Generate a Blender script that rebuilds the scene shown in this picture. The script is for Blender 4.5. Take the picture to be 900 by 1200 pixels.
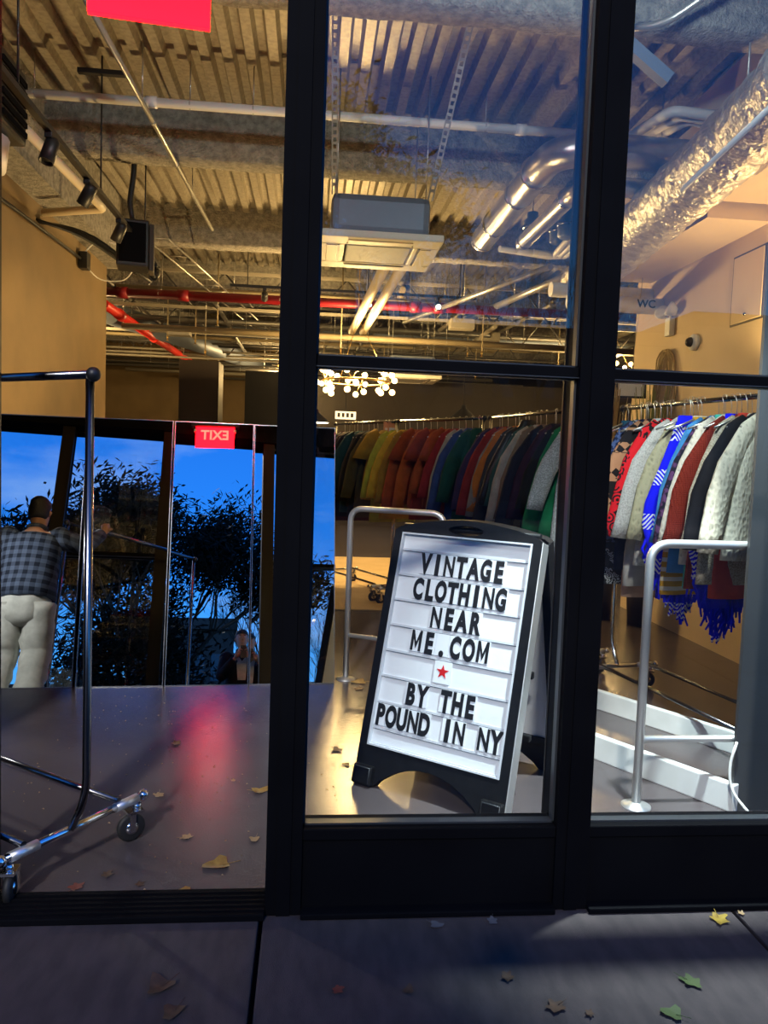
import bpy, bmesh, math, random
from math import sin, cos, pi, radians, sqrt, atan2
from mathutils import Vector, Matrix, Quaternion, noise

for o in list(bpy.data.objects):
    bpy.data.objects.remove(o)
S = bpy.context.scene
COL = S.collection
random.seed(7)

# ------------------------------------------------------------------ camera
H = 1.42
CAM = Vector((0, -2.35, H))
cam_d = bpy.data.cameras.new('camera')
cam_d.sensor_fit = 'HORIZONTAL'
cam_d.sensor_width = 36
cam_d.lens = 36.0
cam_d.clip_start = 0.02
cam_d.clip_end = 300
cam = bpy.data.objects.new('camera', cam_d)
COL.objects.link(cam)
cam.matrix_world = (Matrix.Translation(CAM) @ Matrix.Rotation(-radians(5.5), 4, 'Z')
                    @ Matrix.Rotation(pi / 2 - radians(3.9), 4, 'X') @ Matrix.Rotation(radians(2.03), 4, 'Z'))
S.camera = cam

# ------------------------------------------------------------------ view, world, sun
S.view_settings.view_transform = 'Standard'
S.view_settings.look = 'None'
S.view_settings.gamma = 1
S.view_settings.use_curve_mapping = False
S.view_settings.exposure = 0.0
S.cycles.caustics_reflective = False
S.cycles.caustics_refractive = False
S.cycles.max_bounces = 10
S.cycles.transparent_max_bounces = 16
S.cycles.sample_clamp_indirect = 4.0

W = bpy.data.worlds.new('sky')
S.world = W
W.use_nodes = True
nt = W.node_tree
nt.nodes.clear()
out = nt.nodes.new('ShaderNodeOutputWorld')
bg = nt.nodes.new('ShaderNodeBackground')
tc = nt.nodes.new('ShaderNodeTexCoord')
sep = nt.nodes.new('ShaderNodeSeparateXYZ')
rmp = nt.nodes.new('ShaderNodeValToRGB')
e = rmp.color_ramp.elements
e[0].position, e[0].color = 0.0, (.15, .34, .58, 1)
e[1].position, e[1].color = 1.0, (.006, .045, .22, 1)
for p_, c_ in ((.2, (.045, .24, .58, 1)), (.36, (.012, .13, .50, 1)), (.5, (.008, .095, .42, 1))):
    n_ = e.new(p_)
    n_.color = c_
cn = nt.nodes.new('ShaderNodeTexNoise')
cn.inputs['Scale'].default_value = 3.2
cn.inputs['Detail'].default_value = 6
mpg = nt.nodes.new('ShaderNodeMapping')
mpg.inputs['Scale'].default_value = (1, 1, 3)
crm = nt.nodes.new('ShaderNodeValToRGB')
crm.color_ramp.elements[0].position = .56
crm.color_ramp.elements[1].position = .86
cmx = nt.nodes.new('ShaderNodeMixRGB')
cmx.inputs[2].default_value = (.20, .30, .46, 1)
L = nt.links.new
L(tc.outputs['Generated'], sep.inputs[0])
L(sep.outputs['Z'], rmp.inputs[0])
L(tc.outputs['Generated'], mpg.inputs[0])
L(mpg.outputs[0], cn.inputs['Vector'])
L(cn.outputs['Fac'], crm.inputs[0])
L(crm.outputs[0], cmx.inputs[0])
L(rmp.outputs[0], cmx.inputs[1])
L(cmx.outputs[0], bg.inputs['Color'])
bg.inputs['Strength'].default_value = 2.45
L(bg.outputs[0], out.inputs[0])

SUN_EL, SUN_AZ = radians(34), radians(14)
sd = bpy.data.lights.new('sun', 'SUN')
sd.energy = 2.3
sd.angle = radians(3.0)
sd.color = (1.0, .95, .88)
sun = bpy.data.objects.new('sun', sd)
COL.objects.link(sun)
sdir = Vector((sin(SUN_AZ) * cos(SUN_EL), cos(SUN_AZ) * cos(SUN_EL), -sin(SUN_EL)))
sun.rotation_euler = sdir.to_track_quat('-Z', 'Y').to_euler()
sun.location = (-3, -9, 8)

# ------------------------------------------------------------------ helpers
def tag(o, label=None, cat=None, group=None, kind=None):
    if label: o['label'] = label
    if cat: o['category'] = cat
    if group: o['group'] = group
    if kind: o['kind'] = kind
    return o

def empty(name, loc=(0, 0, 0), rz=0, label=None, cat=None, group=None):
    o = bpy.data.objects.new(name, None)
    COL.objects.link(o)
    o.location = loc
    o.rotation_euler = (0, 0, rz)
    o.empty_display_size = .05
    return tag(o, label, cat, group)

def frames(path):
    T = []
    n = len(path)
    for i in range(n):
        a = path[max(0, i - 1)]
        b = path[min(n - 1, i + 1)]
        t = (b - a)
        T.append(t.normalized() if t.length > 1e-9 else Vector((0, 0, 1)))
    up = Vector((0, 0, 1)) if abs(T[0].z) < .9 else Vector((1, 0, 0))
    N = [(up - T[0] * up.dot(T[0])).normalized()]
    for i in range(1, n):
        q = T[i - 1].rotation_difference(T[i])
        v = q @ N[-1]
        N.append((v - T[i] * v.dot(T[i])).normalized())
    return T, N

class MB:
    def __init__(s):
        s.v, s.f, s.sm = [], [], []
    def add(s, vs, fs, smooth=False):
        b = len(s.v)
        s.v += [tuple(v) for v in vs]
        s.f += [tuple(i + b for i in f) for f in fs]
        s.sm += [smooth] * len(fs)
        return s
    def box(s, lo, hi, M=None, bev=0):
        x0, y0, z0 = lo
        x1, y1, z1 = hi
        if bev:
            return s.bbox(lo, hi, bev, M)
        vs = [Vector(p) for p in ((x0, y0, z0), (x1, y0, z0), (x1, y1, z0), (x0, y1, z0), (x0, y0, z1), (x1, y0, z1), (x1, y1, z1), (x0, y1, z1))]
        if M: vs = [M @ v for v in vs]
        return s.add(vs, [(0, 3, 2, 1), (4, 5, 6, 7), (0, 1, 5, 4), (1, 2, 6, 5), (2, 3, 7, 6), (3, 0, 4, 7)])
    def bbox(s, lo, hi, bev, M=None):
        bm = bmesh.new()
        bmesh.ops.create_cube(bm, size=1)
        for v in bm.verts:
            v.co = Vector(((lo[0] + hi[0]) / 2 + v.co.x * (hi[0] - lo[0]), (lo[1] + hi[1]) / 2 + v.co.y * (hi[1] - lo[1]), (lo[2] + hi[2]) / 2 + v.co.z * (hi[2] - lo[2])))
        bmesh.ops.bevel(bm, geom=bm.edges[:], offset=bev, segments=2, affect='EDGES', profile=.6)
        return s.bm(bm, M)
    def bm(s, bm, M=None, smooth=False):
        bm.verts.index_update()
        vs = [(M @ v.co) if M else v.co.copy() for v in bm.verts]
        fs = [[v.index for v in f.verts] for f in bm.faces]
        bm.free()
        return s.add(vs, fs, smooth)
    def tube(s, path, r, n=10, caps=True, sx=1, sy=1):
        path = [Vector(p) for p in path]
        T, N = frames(path)
        vs, fs = [], []
        m = len(path)
        for i in range(m):
            B = T[i].cross(N[i])
            ri = r[i] if isinstance(r, (list, tuple)) else r
            for k in range(n):
                a = 2 * pi * k / n
                vs.append(path[i] + N[i] * cos(a) * ri * sx + B * sin(a) * ri * sy)
        for i in range(m - 1):
            for k in range(n):
                k2 = (k + 1) % n
                fs.append((i * n + k, i * n + k2, (i + 1) * n + k2, (i + 1) * n + k))
        s.add(vs, fs, True)
        if caps:
            b = len(s.v) - len(vs)
            s.f.append(tuple(b + k for k in reversed(range(n))))
            s.f.append(tuple(b + (m - 1) * n + k for k in range(n)))
            s.sm += [False, False]
        return s
    def rings(s, rings, caps=True, smooth=True):
        n = len(rings[0])
        vs = [p for r in rings for p in r]
        fs = []
        for i in range(len(rings) - 1):
            for k in range(n):
                k2 = (k + 1) % n
                fs.append((i * n + k, i * n + k2, (i + 1) * n + k2, (i + 1) * n + k))
        s.add(vs, fs, smooth)
        if caps:
            b = len(s.v) - len(vs)
            s.f.append(tuple(b + k for k in reversed(range(n))))
            s.f.append(tuple(b + (len(rings) - 1) * n + k for k in range(n)))
            s.sm += [smooth, smooth]
        return s
    def lathe(s, prof, n=16, M=None, caps=True):
        rs = []
        for r, z in prof:
            ring = [Vector((r * cos(2 * pi * k / n), r * sin(2 * pi * k / n), z)) for k in range(n)]
            rs.append([M @ v for v in ring] if M else ring)
        return s.rings(rs, caps)
    def ball(s, c, r, n=10, m=7, sc=(1, 1, 1)):
        c = Vector(c)
        rs = []
        for i in range(m):
            t = pi * (i + .02 if i == 0 else (i - .02 if i == m - 1 else i)) / (m - 1)
            rs.append([c + Vector((r * sc[0] * sin(t) * cos(2 * pi * k / n), r * sc[1] * sin(t) * sin(2 * pi * k / n), -r * sc[2] * cos(t))) for k in range(n)])
        return s.rings(rs)
    def prism(s, pts, d0, d1, M=None, holes=None):
        bm = bmesh.new()
        loops = [pts] + (holes or [])
        eds = []
        for lp in loops:
            vv = [bm.verts.new((p[0], p[1], d0)) for p in lp]
            for i in range(len(vv)):
                eds.append(bm.edges.new((vv[i], vv[(i + 1) % len(vv)])))
        bmesh.ops.triangle_fill(bm, use_beauty=True, use_dissolve=False, edges=eds)
        ex = bmesh.ops.extrude_face_region(bm, geom=bm.faces[:])
        for g in ex['geom']:
            if isinstance(g, bmesh.types.BMVert): g.co.z = d1
        bmesh.ops.recalc_face_normals(bm, faces=bm.faces[:])
        return s.bm(bm, M)
    def mesh(s, name):
        me = bpy.data.meshes.new(name)
        me.from_pydata(s.v, [], s.f)
        me.polygons.foreach_set('use_smooth', s.sm)
        me.update()
        return me
    def obj(s, name, mat, parent=None, M=None):
        me = s.mesh(name)
        if mat: me.materials.append(mat)
        o = bpy.data.objects.new(name, me)
        COL.objects.link(o)
        if parent: o.parent = parent
        if M: o.matrix_local = M
        return o

def fillet(pts, r, n=5):
    pts = [Vector(p) for p in pts]
    out = [pts[0]]
    for i in range(1, len(pts) - 1):
        a, b, c = pts[i - 1], pts[i], pts[i + 1]
        d1, d2 = (a - b), (c - b)
        rr = min(r, d1.length * .49, d2.length * .49)
        p0, p2 = b + d1.normalized() * rr, b + d2.normalized() * rr
        for k in range(n + 1):
            t = k / n
            out.append(p0 * (1 - t) ** 2 + b * 2 * t * (1 - t) + p2 * t * t)
    out.append(pts[-1])
    return out

def struct(o):
    o['kind'] = 'structure'
    return o

# ------------------------------------------------------------------ materials
def mat(name, col, rough=.6, metal=0, col2=None, nscale=8, bump=0, bscale=60, emit=None, estr=0, spec=.5, detail=4, contrast=(.35, .65), coat=0, mapping=(1, 1, 1), bdist=.01):
    m = bpy.data.materials.new(name)
    m.use_nodes = True
    t = m.node_tree
    b = t.nodes['Principled BSDF']
    b.inputs['Base Color'].default_value = (*col, 1)
    b.inputs['Roughness'].default_value = rough
    b.inputs['Metallic'].default_value = metal
    b.inputs['Specular IOR Level'].default_value = spec
    if coat:
        b.inputs['Coat Weight'].default_value = coat
        b.inputs['Coat Roughness'].default_value = .1
    tcn = t.nodes.new('ShaderNodeTexCoord')
    mp = t.nodes.new('ShaderNodeMapping')
    mp.inputs['Scale'].default_value = mapping
    t.links.new(tcn.outputs['Object'], mp.inputs[0])
    if col2:
        n = t.nodes.new('ShaderNodeTexNoise')
        n.inputs['Scale'].default_value = nscale
        n.inputs['Detail'].default_value = detail
        r = t.nodes.new('ShaderNodeValToRGB')
        r.color_ramp.elements[0].position, r.color_ramp.elements[1].position = contrast
        r.color_ramp.elements[0].color = (*col, 1)
        r.color_ramp.elements[1].color = (*col2, 1)
        t.links.new(mp.outputs[0], n.inputs['Vector'])
        t.links.new(n.outputs['Fac'], r.inputs[0])
        t.links.new(r.outputs[0], b.inputs['Base Color'])
    if bump:
        n = t.nodes.new('ShaderNodeTexNoise')
        n.inputs['Scale'].default_value = bscale
        n.inputs['Detail'].default_value = 5
        bp = t.nodes.new('ShaderNodeBump')
        bp.inputs['Strength'].default_value = bump
        bp.inputs['Distance'].default_value = bdist
        t.links.new(mp.outputs[0], n.inputs['Vector'])
        t.links.new(n.outputs['Fac'], bp.inputs['Height'])
        t.links.new(bp.outputs[0], b.inputs['Normal'])
    if emit:
        b.inputs['Emission Color'].default_value = (*emit, 1)
        b.inputs['Emission Strength'].default_value = estr
    return m

def cloth(name, col, pattern='plain', col2=None, scale=1.0, rough=.85):
    m = bpy.data.materials.new(name)
    m.use_nodes = True
    t = m.node_tree
    N = t.nodes.new
    b = t.nodes['Principled BSDF']
    b.inputs['Roughness'].default_value = rough
    b.inputs['Specular IOR Level'].default_value = .2
    b.inputs['Base Color'].default_value = (*col, 1)
    tcn = N('ShaderNodeTexCoord')
    mp = N('ShaderNodeMapping')
    t.links.new(tcn.outputs['Object'], mp.inputs[0])
    col2 = col2 or tuple(c * .6 for c in col)
    def mixcol(fac, a, bb):
        x = N('ShaderNodeMixRGB')
        t.links.new(fac, x.inputs[0])
        if isinstance(a, tuple): x.inputs[1].default_value = (*a, 1)
        else: t.links.new(a, x.inputs[1])
        if isinstance(bb, tuple): x.inputs[2].default_value = (*bb, 1)
        else: t.links.new(bb, x.inputs[2])
        return x.outputs[0]
    def ramp(src, a, c, const=False):
        r = N('ShaderNodeValToRGB')
        r.color_ramp.elements[0].position, r.color_ramp.elements[1].position = a, c
        if const: r.color_ramp.interpolation = 'CONSTANT'
        t.links.new(src, r.inputs[0])
        return r.outputs[0]
    def wave(sc, direction='Z', dist=0, typ='BANDS'):
        w = N('ShaderNodeTexWave')
        w.wave_type = typ
        w.bands_direction = direction
        w.inputs['Scale'].default_value = sc
        w.inputs['Distortion'].default_value = dist
        t.links.new(mp.outputs[0], w.inputs[0])
        return w.outputs['Fac']
    def noise_(sc, detail=3):
        n = N('ShaderNodeTexNoise')
        n.inputs['Scale'].default_value = sc
        n.inputs['Detail'].default_value = detail
        t.links.new(mp.outputs[0], n.inputs[0])
        return n.outputs['Fac']
    def bump(src, st, dist=.006):
        bp = N('ShaderNodeBump')
        bp.inputs['Strength'].default_value = st
        bp.inputs['Distance'].default_value = dist
        t.links.new(src, bp.inputs['Height'])
        t.links.new(bp.outputs[0], b.inputs['Normal'])
    def mathn(op, a, bb):
        x = N('ShaderNodeMath')
        x.operation = op
        for i, q in enumerate((a, bb)):
            if isinstance(q, (int, float)): x.inputs[i].default_value = q
            else: t.links.new(q, x.inputs[i])
        return x.outputs[0]
    c = None
    if pattern == 'plain':
        c = mixcol(ramp(noise_(14 * scale), .3, .7), col, tuple(k * .72 for k in col))
        bump(noise_(30), .35)
    elif pattern == 'knit':
        f = mathn('MULTIPLY', wave(28 * scale, 'X', .6), wave(40 * scale, 'Z', .4))
        c = mixcol(ramp(f, .0, .5), tuple(k * .6 for k in col), col)
        bump(f, .8)
    elif pattern == 'cable':
        v = N('ShaderNodeTexVoronoi')
        v.inputs['Scale'].default_value = 46 * scale
        mp.inputs['Scale'].default_value = (1.4, .4, .8)
        t.links.new(mp.outputs[0], v.inputs[0])
        f = mathn('ADD', v.outputs['Distance'], mathn('MULTIPLY', wave(5 * scale, 'X', 3.0), .15))
        c = mixcol(ramp(f, .05, .45), tuple(k * .55 for k in col), col)
        bump(f, .6, .008)
    elif pattern == 'fleck':
        c = mixcol(ramp(noise_(140 * scale, 6), .46, .58), col, col2)
        bump(noise_(60), .6)
    elif pattern == 'blotch':
        c = mixcol(ramp(noise_(30 * scale, 5), .48, .56), col, col2)
        bump(noise_(30), .3)
    elif pattern == 'fairisle':
        ck = N('ShaderNodeTexChecker')
        ck.inputs['Scale'].default_value = 1
        mp.inputs['Rotation'].default_value = (0, radians(45), 0)
        mp.inputs['Scale'].default_value = (26, 0.001, 26)
        t.links.new(mp.outputs[0], ck.inputs[0])
        sp = N('ShaderNodeSeparateXYZ')
        t.links.new(tcn.outputs['Object'], sp.inputs[0])
        w1 = mathn('SINE', mathn('MULTIPLY', sp.outputs['Z'], 42.0), 0)
        band = mathn('GREATER_THAN', w1, .25)
        w2 = mathn('SINE', mathn('MULTIPLY', sp.outputs['Z'], 21.0), 0)
        big = mathn('GREATER_THAN', w2, .2)
        f = mathn('ABSOLUTE', mathn('SUBTRACT', mathn('MULTIPLY', ck.outputs['Fac'], band), mathn('MULTIPLY', big, .85)), 0)
        c = mixcol(ramp(f, .3, .5), col, col2)
        bump(noise_(90), .4)
    elif pattern == 'floral':
        v = N('ShaderNodeTexVoronoi')
        v.inputs['Scale'].default_value = 15 * scale
        t.links.new(mp.outputs[0], v.inputs[0])
        w = N('ShaderNodeMath')
        w.operation = 'SINE'
        t.links.new(mathn('MULTIPLY', v.outputs['Distance'], 22.0), w.inputs[0])
        f = mathn('MULTIPLY', mathn('GREATER_THAN', w.outputs[0], .1), mathn('GREATER_THAN', noise_(5 * scale), .47))
        c = mixcol(f, col, col2)
    elif pattern == 'bands':
        sp = N('ShaderNodeSeparateXYZ')
        t.links.new(tcn.outputs['Object'], sp.inputs[0])
        w2 = mathn('SINE', mathn('MULTIPLY', sp.outputs['Z'], 26.0 * scale), 0)
        bandm = mathn('GREATER_THAN', w2, .45)
        zig = mathn('SINE', mathn('ADD', mathn('MULTIPLY', sp.outputs['Z'], 240.0), mathn('MULTIPLY', mathn('PINGPONG', sp.outputs['X'], .05), 300.0)), 0)
        f = mathn('MULTIPLY', bandm, mathn('GREATER_THAN', zig, .1))
        c = mixcol(f, col, col2)
        bump(noise_(30), .3)
    elif pattern == 'plaid':
        mp.inputs['Scale'].default_value = (1, 1, 1)
        sp = N('ShaderNodeSeparateXYZ')
        t.links.new(tcn.outputs['Object'], sp.inputs[0])
        sx = mathn('ADD', sp.outputs['X'], mathn('MULTIPLY', sp.outputs['Y'], .35))
        gx = mathn('GREATER_THAN', mathn('SINE', mathn('MULTIPLY', sx, 150.0 * scale), 0), .0)
        gz = mathn('GREATER_THAN', mathn('SINE', mathn('MULTIPLY', sp.outputs['Z'], 150.0 * scale), 0), .0)
        f = mathn('MULTIPLY', mathn('ADD', gx, gz), .5)
        c = mixcol(f, col, col2)
        bump(noise_(12), .4, .02)
    elif pattern == 'stripe':
        f = mathn('GREATER_THAN', wave(6 * scale, 'Z'), .6)
        c = mixcol(f, col, col2)
    if c is not None: t.links.new(c, b.inputs['Base Color'])
    return m

M_frame = mat('black_frame', (.0035, .0035, .0045), .62, 0, spec=.03, col2=(.005, .005, .006), nscale=3)
M_bronze = mat('dark_bronze', (.016, .012, .008), .5, 0, spec=.08)
M_bead = mat('glazing_bead', (.05, .055, .06), .4, .4)
M_fire = mat('fireproofing', (.34, .32, .28), .95, 0, (.20, .19, .17), 22, .9, 60, bdist=.03)
M_deck = mat('galvanised_deck', (.42, .38, .30), .38, .4, (.30, .27, .22), 30, .28, 160, contrast=(.4, .65), bdist=.008)
M_conc = mat('sidewalk', (.060, .044, .043), .8, 0, (.038, .028, .028), 7, .5, 220, bdist=.004, mapping=(3, 1, 1))
M_joint = mat('joint_dirt', (.012, .010, .010), .9)
M_wall = mat('tan_plaster', (.21, .142, .064), .75, 0, (.17, .115, .052), 2.2, .15, 40)
M_cream = mat('cream_plaster', (.66, .52, .33), .7, 0, (.59, .46, .29), 1.6, .1, 30)
M_brown = mat('brown_paint', (.045, .034, .024), .6, 0, (.035, .026, .018), 2)
M_grey = mat('grey_panel', (.045, .05, .055), .5, 0, (.038, .042, .046), 3)
M_white = mat('white_paint', (.80, .82, .80), .5, 0, (.70, .72, .70), 6)
M_pipew = mat('white_pipe', (.72, .72, .70), .45)
M_pipec = mat('cream_pipe', (.70, .60, .42), .5)
M_pipeg = mat('grey_conduit', (.42, .41, .38), .35, .7)
M_red = mat('red_pipe', (.22, .007, .012), .4)
M_redb = mat('red_pipe_bright', (.75, .03, .02), .4)
M_black = mat('black_plastic', (.012, .012, .013), .45)
M_blackm = mat('black_matte', (.008, .008, .009), .8, spec=.0)
M_chrome = mat('chrome', (.78, .79, .80), .12, 1.0)
M_steel = mat('brushed_steel', (.80, .81, .80), .40, .85)
M_darkst = mat('dark_chrome', (.20, .20, .21), .22, 1.0)
M_duct = mat('duct_metal', (.55, .54, .52), .3, .9, (.42, .41, .40), 9, .3, 30)
M_foil = mat('foil', (.74, .70, .62), .32, .75, (.50, .46, .40), 14, 1.0, 22, bdist=.03)
M_acw = mat('cassette_white', (.66, .62, .52), .5)
M_acg = mat('cassette_grille', (.34, .34, .33), .6, bump=.5, bscale=200)
M_acb = mat('cassette_body', (.16, .19, .25), .5, .5)
M_redglow = mat('exit_red', (.6, .0, .01), .4, emit=(1.0, .0010, .003), estr=24.0)
M_exitlet = mat('exit_letter', (.9, .2, .1), .4, emit=(1.0, .018, .012), estr=25)
M_bulb = mat('bulb', (1, .9, .7), .4, emit=(1.0, .66, .26), estr=7)
M_bulbw = mat('lamp_face', (1, 1, 1), .4, emit=(1.0, .86, .60), estr=14)
M_ledw = mat('led_face', (1, 1, 1), .4, emit=(.85, .95, 1.0), estr=10)
M_brass = mat('brass', (.70, .48, .18), .3, 1.0)
M_signb = mat('sign_black', (.004, .004, .0045), .48, col2=(.007, .007, .0075), nscale=30, spec=.3)
M_signw = mat('sign_white', (.80, .83, .86), .4)
M_signt = mat('sign_track', (.62, .65, .69), .35)
M_letter = mat('sign_letter', (.008, .008, .009), .5)
M_star = mat('sign_star', (.60, .01, .012), .5)
M_tile = mat('letter_card', (.84, .88, .92), .2, spec=.6)
M_rubber = mat('rubber', (.012, .012, .013), .6)
M_skin = mat('skin', (.48, .27, .18), .55)
M_hair = mat('hair', (.004, .003, .003), .6, bump=.6, bscale=90)
M_trous = cloth('grey_sweatpants', (.62, .64, .60), 'plain')
M_plaid = cloth('plaid_shirt', (.012, .017, .032), 'plaid', (.085, .115, .185), .62)
M_suit = cloth('black_jacket', (.012, .012, .014), 'plain')
M_shirt = cloth('white_shirt', (.6, .58, .55), 'plain')
M_shoe = mat('shoe', (.02, .02, .02), .5)
M_bark = mat('bark', (.03, .022, .016), .9, bump=.8, bscale=20)
M_leafd = mat('tree_leaf', (.004, .005, .003), .8, spec=.1)
M_bldg = mat('far_brick', (.035, .028, .026), .9, col2=(.05, .04, .036), nscale=4)
M_bwin = mat('far_window', (.02, .03, .05), .2)
M_road = mat('asphalt', (.025, .025, .027), .9, bump=.4, bscale=150)
M_lit_floor = mat('lit_floor_tan', (.62, .44, .22), .7, col2=(.54, .38, .18), nscale=3)
M_label_y = mat('yellow_label', (.65, .50, .06), .6)
M_letdark = mat('ink', (.02, .02, .02), .7)
M_wire = mat('white_wire', (.75, .75, .72), .5)
M_straw = mat('dry_straw', (.30, .22, .10), .8)
M_green = mat('dry_green', (.16, .19, .05), .8)

def glass_mat():
    m = bpy.data.materials.new('window_glass')
    m.use_nodes = True
    t = m.node_tree
    t.nodes.clear()
    o = t.nodes.new('ShaderNodeOutputMaterial')
    tr = t.nodes.new('ShaderNodeBsdfTransparent')
    tr.inputs[0].default_value = (.97, .98, .98, 1)
    gl = t.nodes.new('ShaderNodeBsdfGlossy')
    gl.inputs['Roughness'].default_value = 0.0
    mx = t.nodes.new('ShaderNodeMixShader')
    mx.inputs[0].default_value = .055
    t.links.new(tr.outputs[0], mx.inputs[1])
    t.links.new(gl.outputs[0], mx.inputs[2])
    t.links.new(mx.outputs[0], o.inputs[0])
    return m
M_glass = glass_mat()

M_mirror = mat('mirror_silver', (.80, .84, .86), .0, 1.0)
M_medge = mat('mirror_edge', (.45, .46, .46), .25, .9)

def floor_tone():
    m = mat('polished_floor', (.100, .082, .084), .2, 0, (.074, .061, .063), 1.4, spec=.5, contrast=(.3, .7))
    t = m.node_tree
    b = t.nodes['Principled BSDF']
    tcn = t.nodes.new('ShaderNodeTexCoord')
    n = t.nodes.new('ShaderNodeTexNoise')
    n.inputs['Scale'].default_value = 110
    n.inputs['Detail'].default_value = 3
    bp = t.nodes.new('ShaderNodeBump')
    bp.inputs['Strength'].default_value = .16
    bp.inputs['Distance'].default_value = .004
    n2 = t.nodes.new('ShaderNodeTexNoise')
    n2.inputs['Scale'].default_value = 5
    r = t.nodes.new('ShaderNodeMapRange')
    r.inputs[3].default_value = .15
    r.inputs[4].default_value = .26
    t.links.new(tcn.outputs['Object'], n.inputs[0])
    t.links.new(tcn.outputs['Object'], n2.inputs[0])
    t.links.new(n.outputs['Fac'], bp.inputs['Height'])
    t.links.new(bp.outputs[0], b.inputs['Normal'])
    t.links.new(n2.outputs['Fac'], r.inputs[0])
    t.links.new(r.outputs[0], b.inputs['Roughness'])
    return m
M_floor = floor_tone()

def light(name, kind, loc, energy, color, parent=None, target=None, size=.05, spot=70, blend=.5):
    d = bpy.data.lights.new(name, kind)
    d.energy = energy
    d.color = color
    if kind == 'SPOT':
        d.spot_size = radians(spot)
        d.spot_blend = blend
    if kind in ('POINT', 'SPOT'): d.shadow_soft_size = size
    o = bpy.data.objects.new(name, d)
    COL.objects.link(o)
    o.location = loc
    if target: o.rotation_euler = (Vector(target) - Vector(loc)).to_track_quat('-Z', 'Y').to_euler()
    if parent:
        o.parent = parent
        o.matrix_parent_inverse = parent.matrix_world.inverted() if False else Matrix.Translation(-Vector(parent.location))
    return o
WARM = (1.0, .66, .26)

# ================================================================== SETTING
ZC = 4.0
YF = 17.0           # far wall
XL, XR = -8.0, 7.0

fl = MB().box((XL, -.02, -.12), (XR, YF, 0)).obj('floor', M_floor)
struct(tag(fl, 'glossy dark purple-grey concrete shop floor with scattered leaf debris', 'floor'))

# sidewalk slabs
sw = MB().box((-12, -3.6, -.16), (12, -.02, -.075)).obj('sidewalk', M_joint)
struct(tag(sw, 'dark concrete sidewalk in front of the shop window', 'sidewalk'))
XS = [-12, -9.1, -7.6, -6.1, -4.6, -3.1, -1.61, -.115, 1.405, 2.9, 4.4, 5.9, 7.4, 12]
YS = [-3.6, -2.75, -1.38, -.02]
for i in range(len(XS) - 1):
    for j in range(len(YS) - 1):
        g = .007
        MB().box((XS[i] + g, YS[j] + g, -.08), (XS[i + 1] - g, YS[j + 1] - g, random.uniform(-.003, 0)), bev=.006).obj('concrete_slab', M_conc, sw)
rd = MB().box((-60, -60, -.3), (60, -3.6, -.17)).obj('road', M_road)
struct(tag(rd, 'dark asphalt street behind the photographer', 'road'))

# deck ceiling sheets : trapezoid corrugation running in depth
ce = MB().box((XL, 0, ZC + .12), (XR, YF, ZC + .3)).obj('ceiling', M_fire)
struct(tag(ce, 'exposed corrugated metal deck ceiling above the shop', 'ceiling'))
def deck_sheet():
    mb = MB()
    wdt, pit, dep = .9, .15, .055
    xs = []
    k = 0
    x = 0
    while x < wdt - 1e-6:
        for dx, z in ((0, 0), (.062, 0), (.082, dep), (.130, dep)):
            xs.append((x + dx, z))
        x += pit
    xs.append((wdt, 0))
    vs, fs = [], []
    for (x, z) in xs:
        vs += [(x, 0, z), (x, YF, z)]
    for i in range(len(xs) - 1):
        fs.append((2 * i, 2 * i + 1, 2 * i + 3, 2 * i + 2))
    return mb.add(vs, fs).mesh('deck_sheet')
dm = deck_sheet()
dm.materials.append(M_deck)
x = XL
while x < XR - .1:
    o = bpy.data.objects.new('deck_sheet', dm)
    COL.objects.link(o)
    o.parent = ce
    o.location = (x, 0, ZC)
    x += .9

def rough_bar(x0, x1, y0, y1, z0, z1, seed, step=.12, amp=.012):
    """lumpy sprayed beam along X"""
    mb = MB()
    n = int((x1 - x0) / step)
    prof = [(y0, z1), (y0, (z0 + z1) / 2), (y0, z0 + .02), (y0 + .02, z0), ((y0 + y1) / 2, z0), (y1 - .02, z0), (y1, z0 + .02), (y1, (z0 + z1) / 2), (y1, z1)]
    vs, fs = [], []
    for i in range(n + 1):
        xx = x0 + (x1 - x0) * i / n
        for k, (y, z) in enumerate(prof):
            q = noise.noise(Vector((xx * 4, k * 3.1, seed))) * amp
            q2 = noise.noise(Vector((xx * 5 + 9, k * 2.1, seed + 5))) * amp
            vs.append((xx, y + q, z + (q2 if k not in (0, 8) else 0)))
    m = len(prof)
    for i in range(n):
        for k in range(m - 1):
            fs.append((i * m + k, (i + 1) * m + k, (i + 1) * m + k + 1, i * m + k + 1))
    return mb.add(vs, fs, True)

for i, (y, zb) in enumerate([(1.50, 3.64), (3.76, 3.64), (6.17, 3.64), (8.5, 3.62), (11.0, 3.6), (13.6, 3.6)]):
    b = rough_bar(XL, XR, y - .0, y + .21, zb, ZC + .05, i * 7.3).obj('ceiling_beam', M_fire)
    names = ['nearest grey sprayed steel beam along the top of the windows', 'second fireproofed ceiling beam, behind the long white pipe', 'third fireproofed ceiling beam, above the first air conditioner',
             'fourth ceiling beam, just behind the dark red sprinkler pipe', 'fifth ceiling beam deep inside the shop', 'deepest of the ceiling beams near the back wall']
    struct(tag(b, names[i], 'beam'))
# girder running in depth on the left above the tan wall
gd = MB()
for (x0, x1, z0) in ((-2.75, -2.05, 3.42),):
    gd.box((x0, 3.0, z0), (x1, 6.5, ZC + .05))
gdo = gd.obj('trim_1', M_fire)
struct(tag(gdo, 'grey sprayed girder resting on top of the tan side wall', 'girder'))

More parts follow.
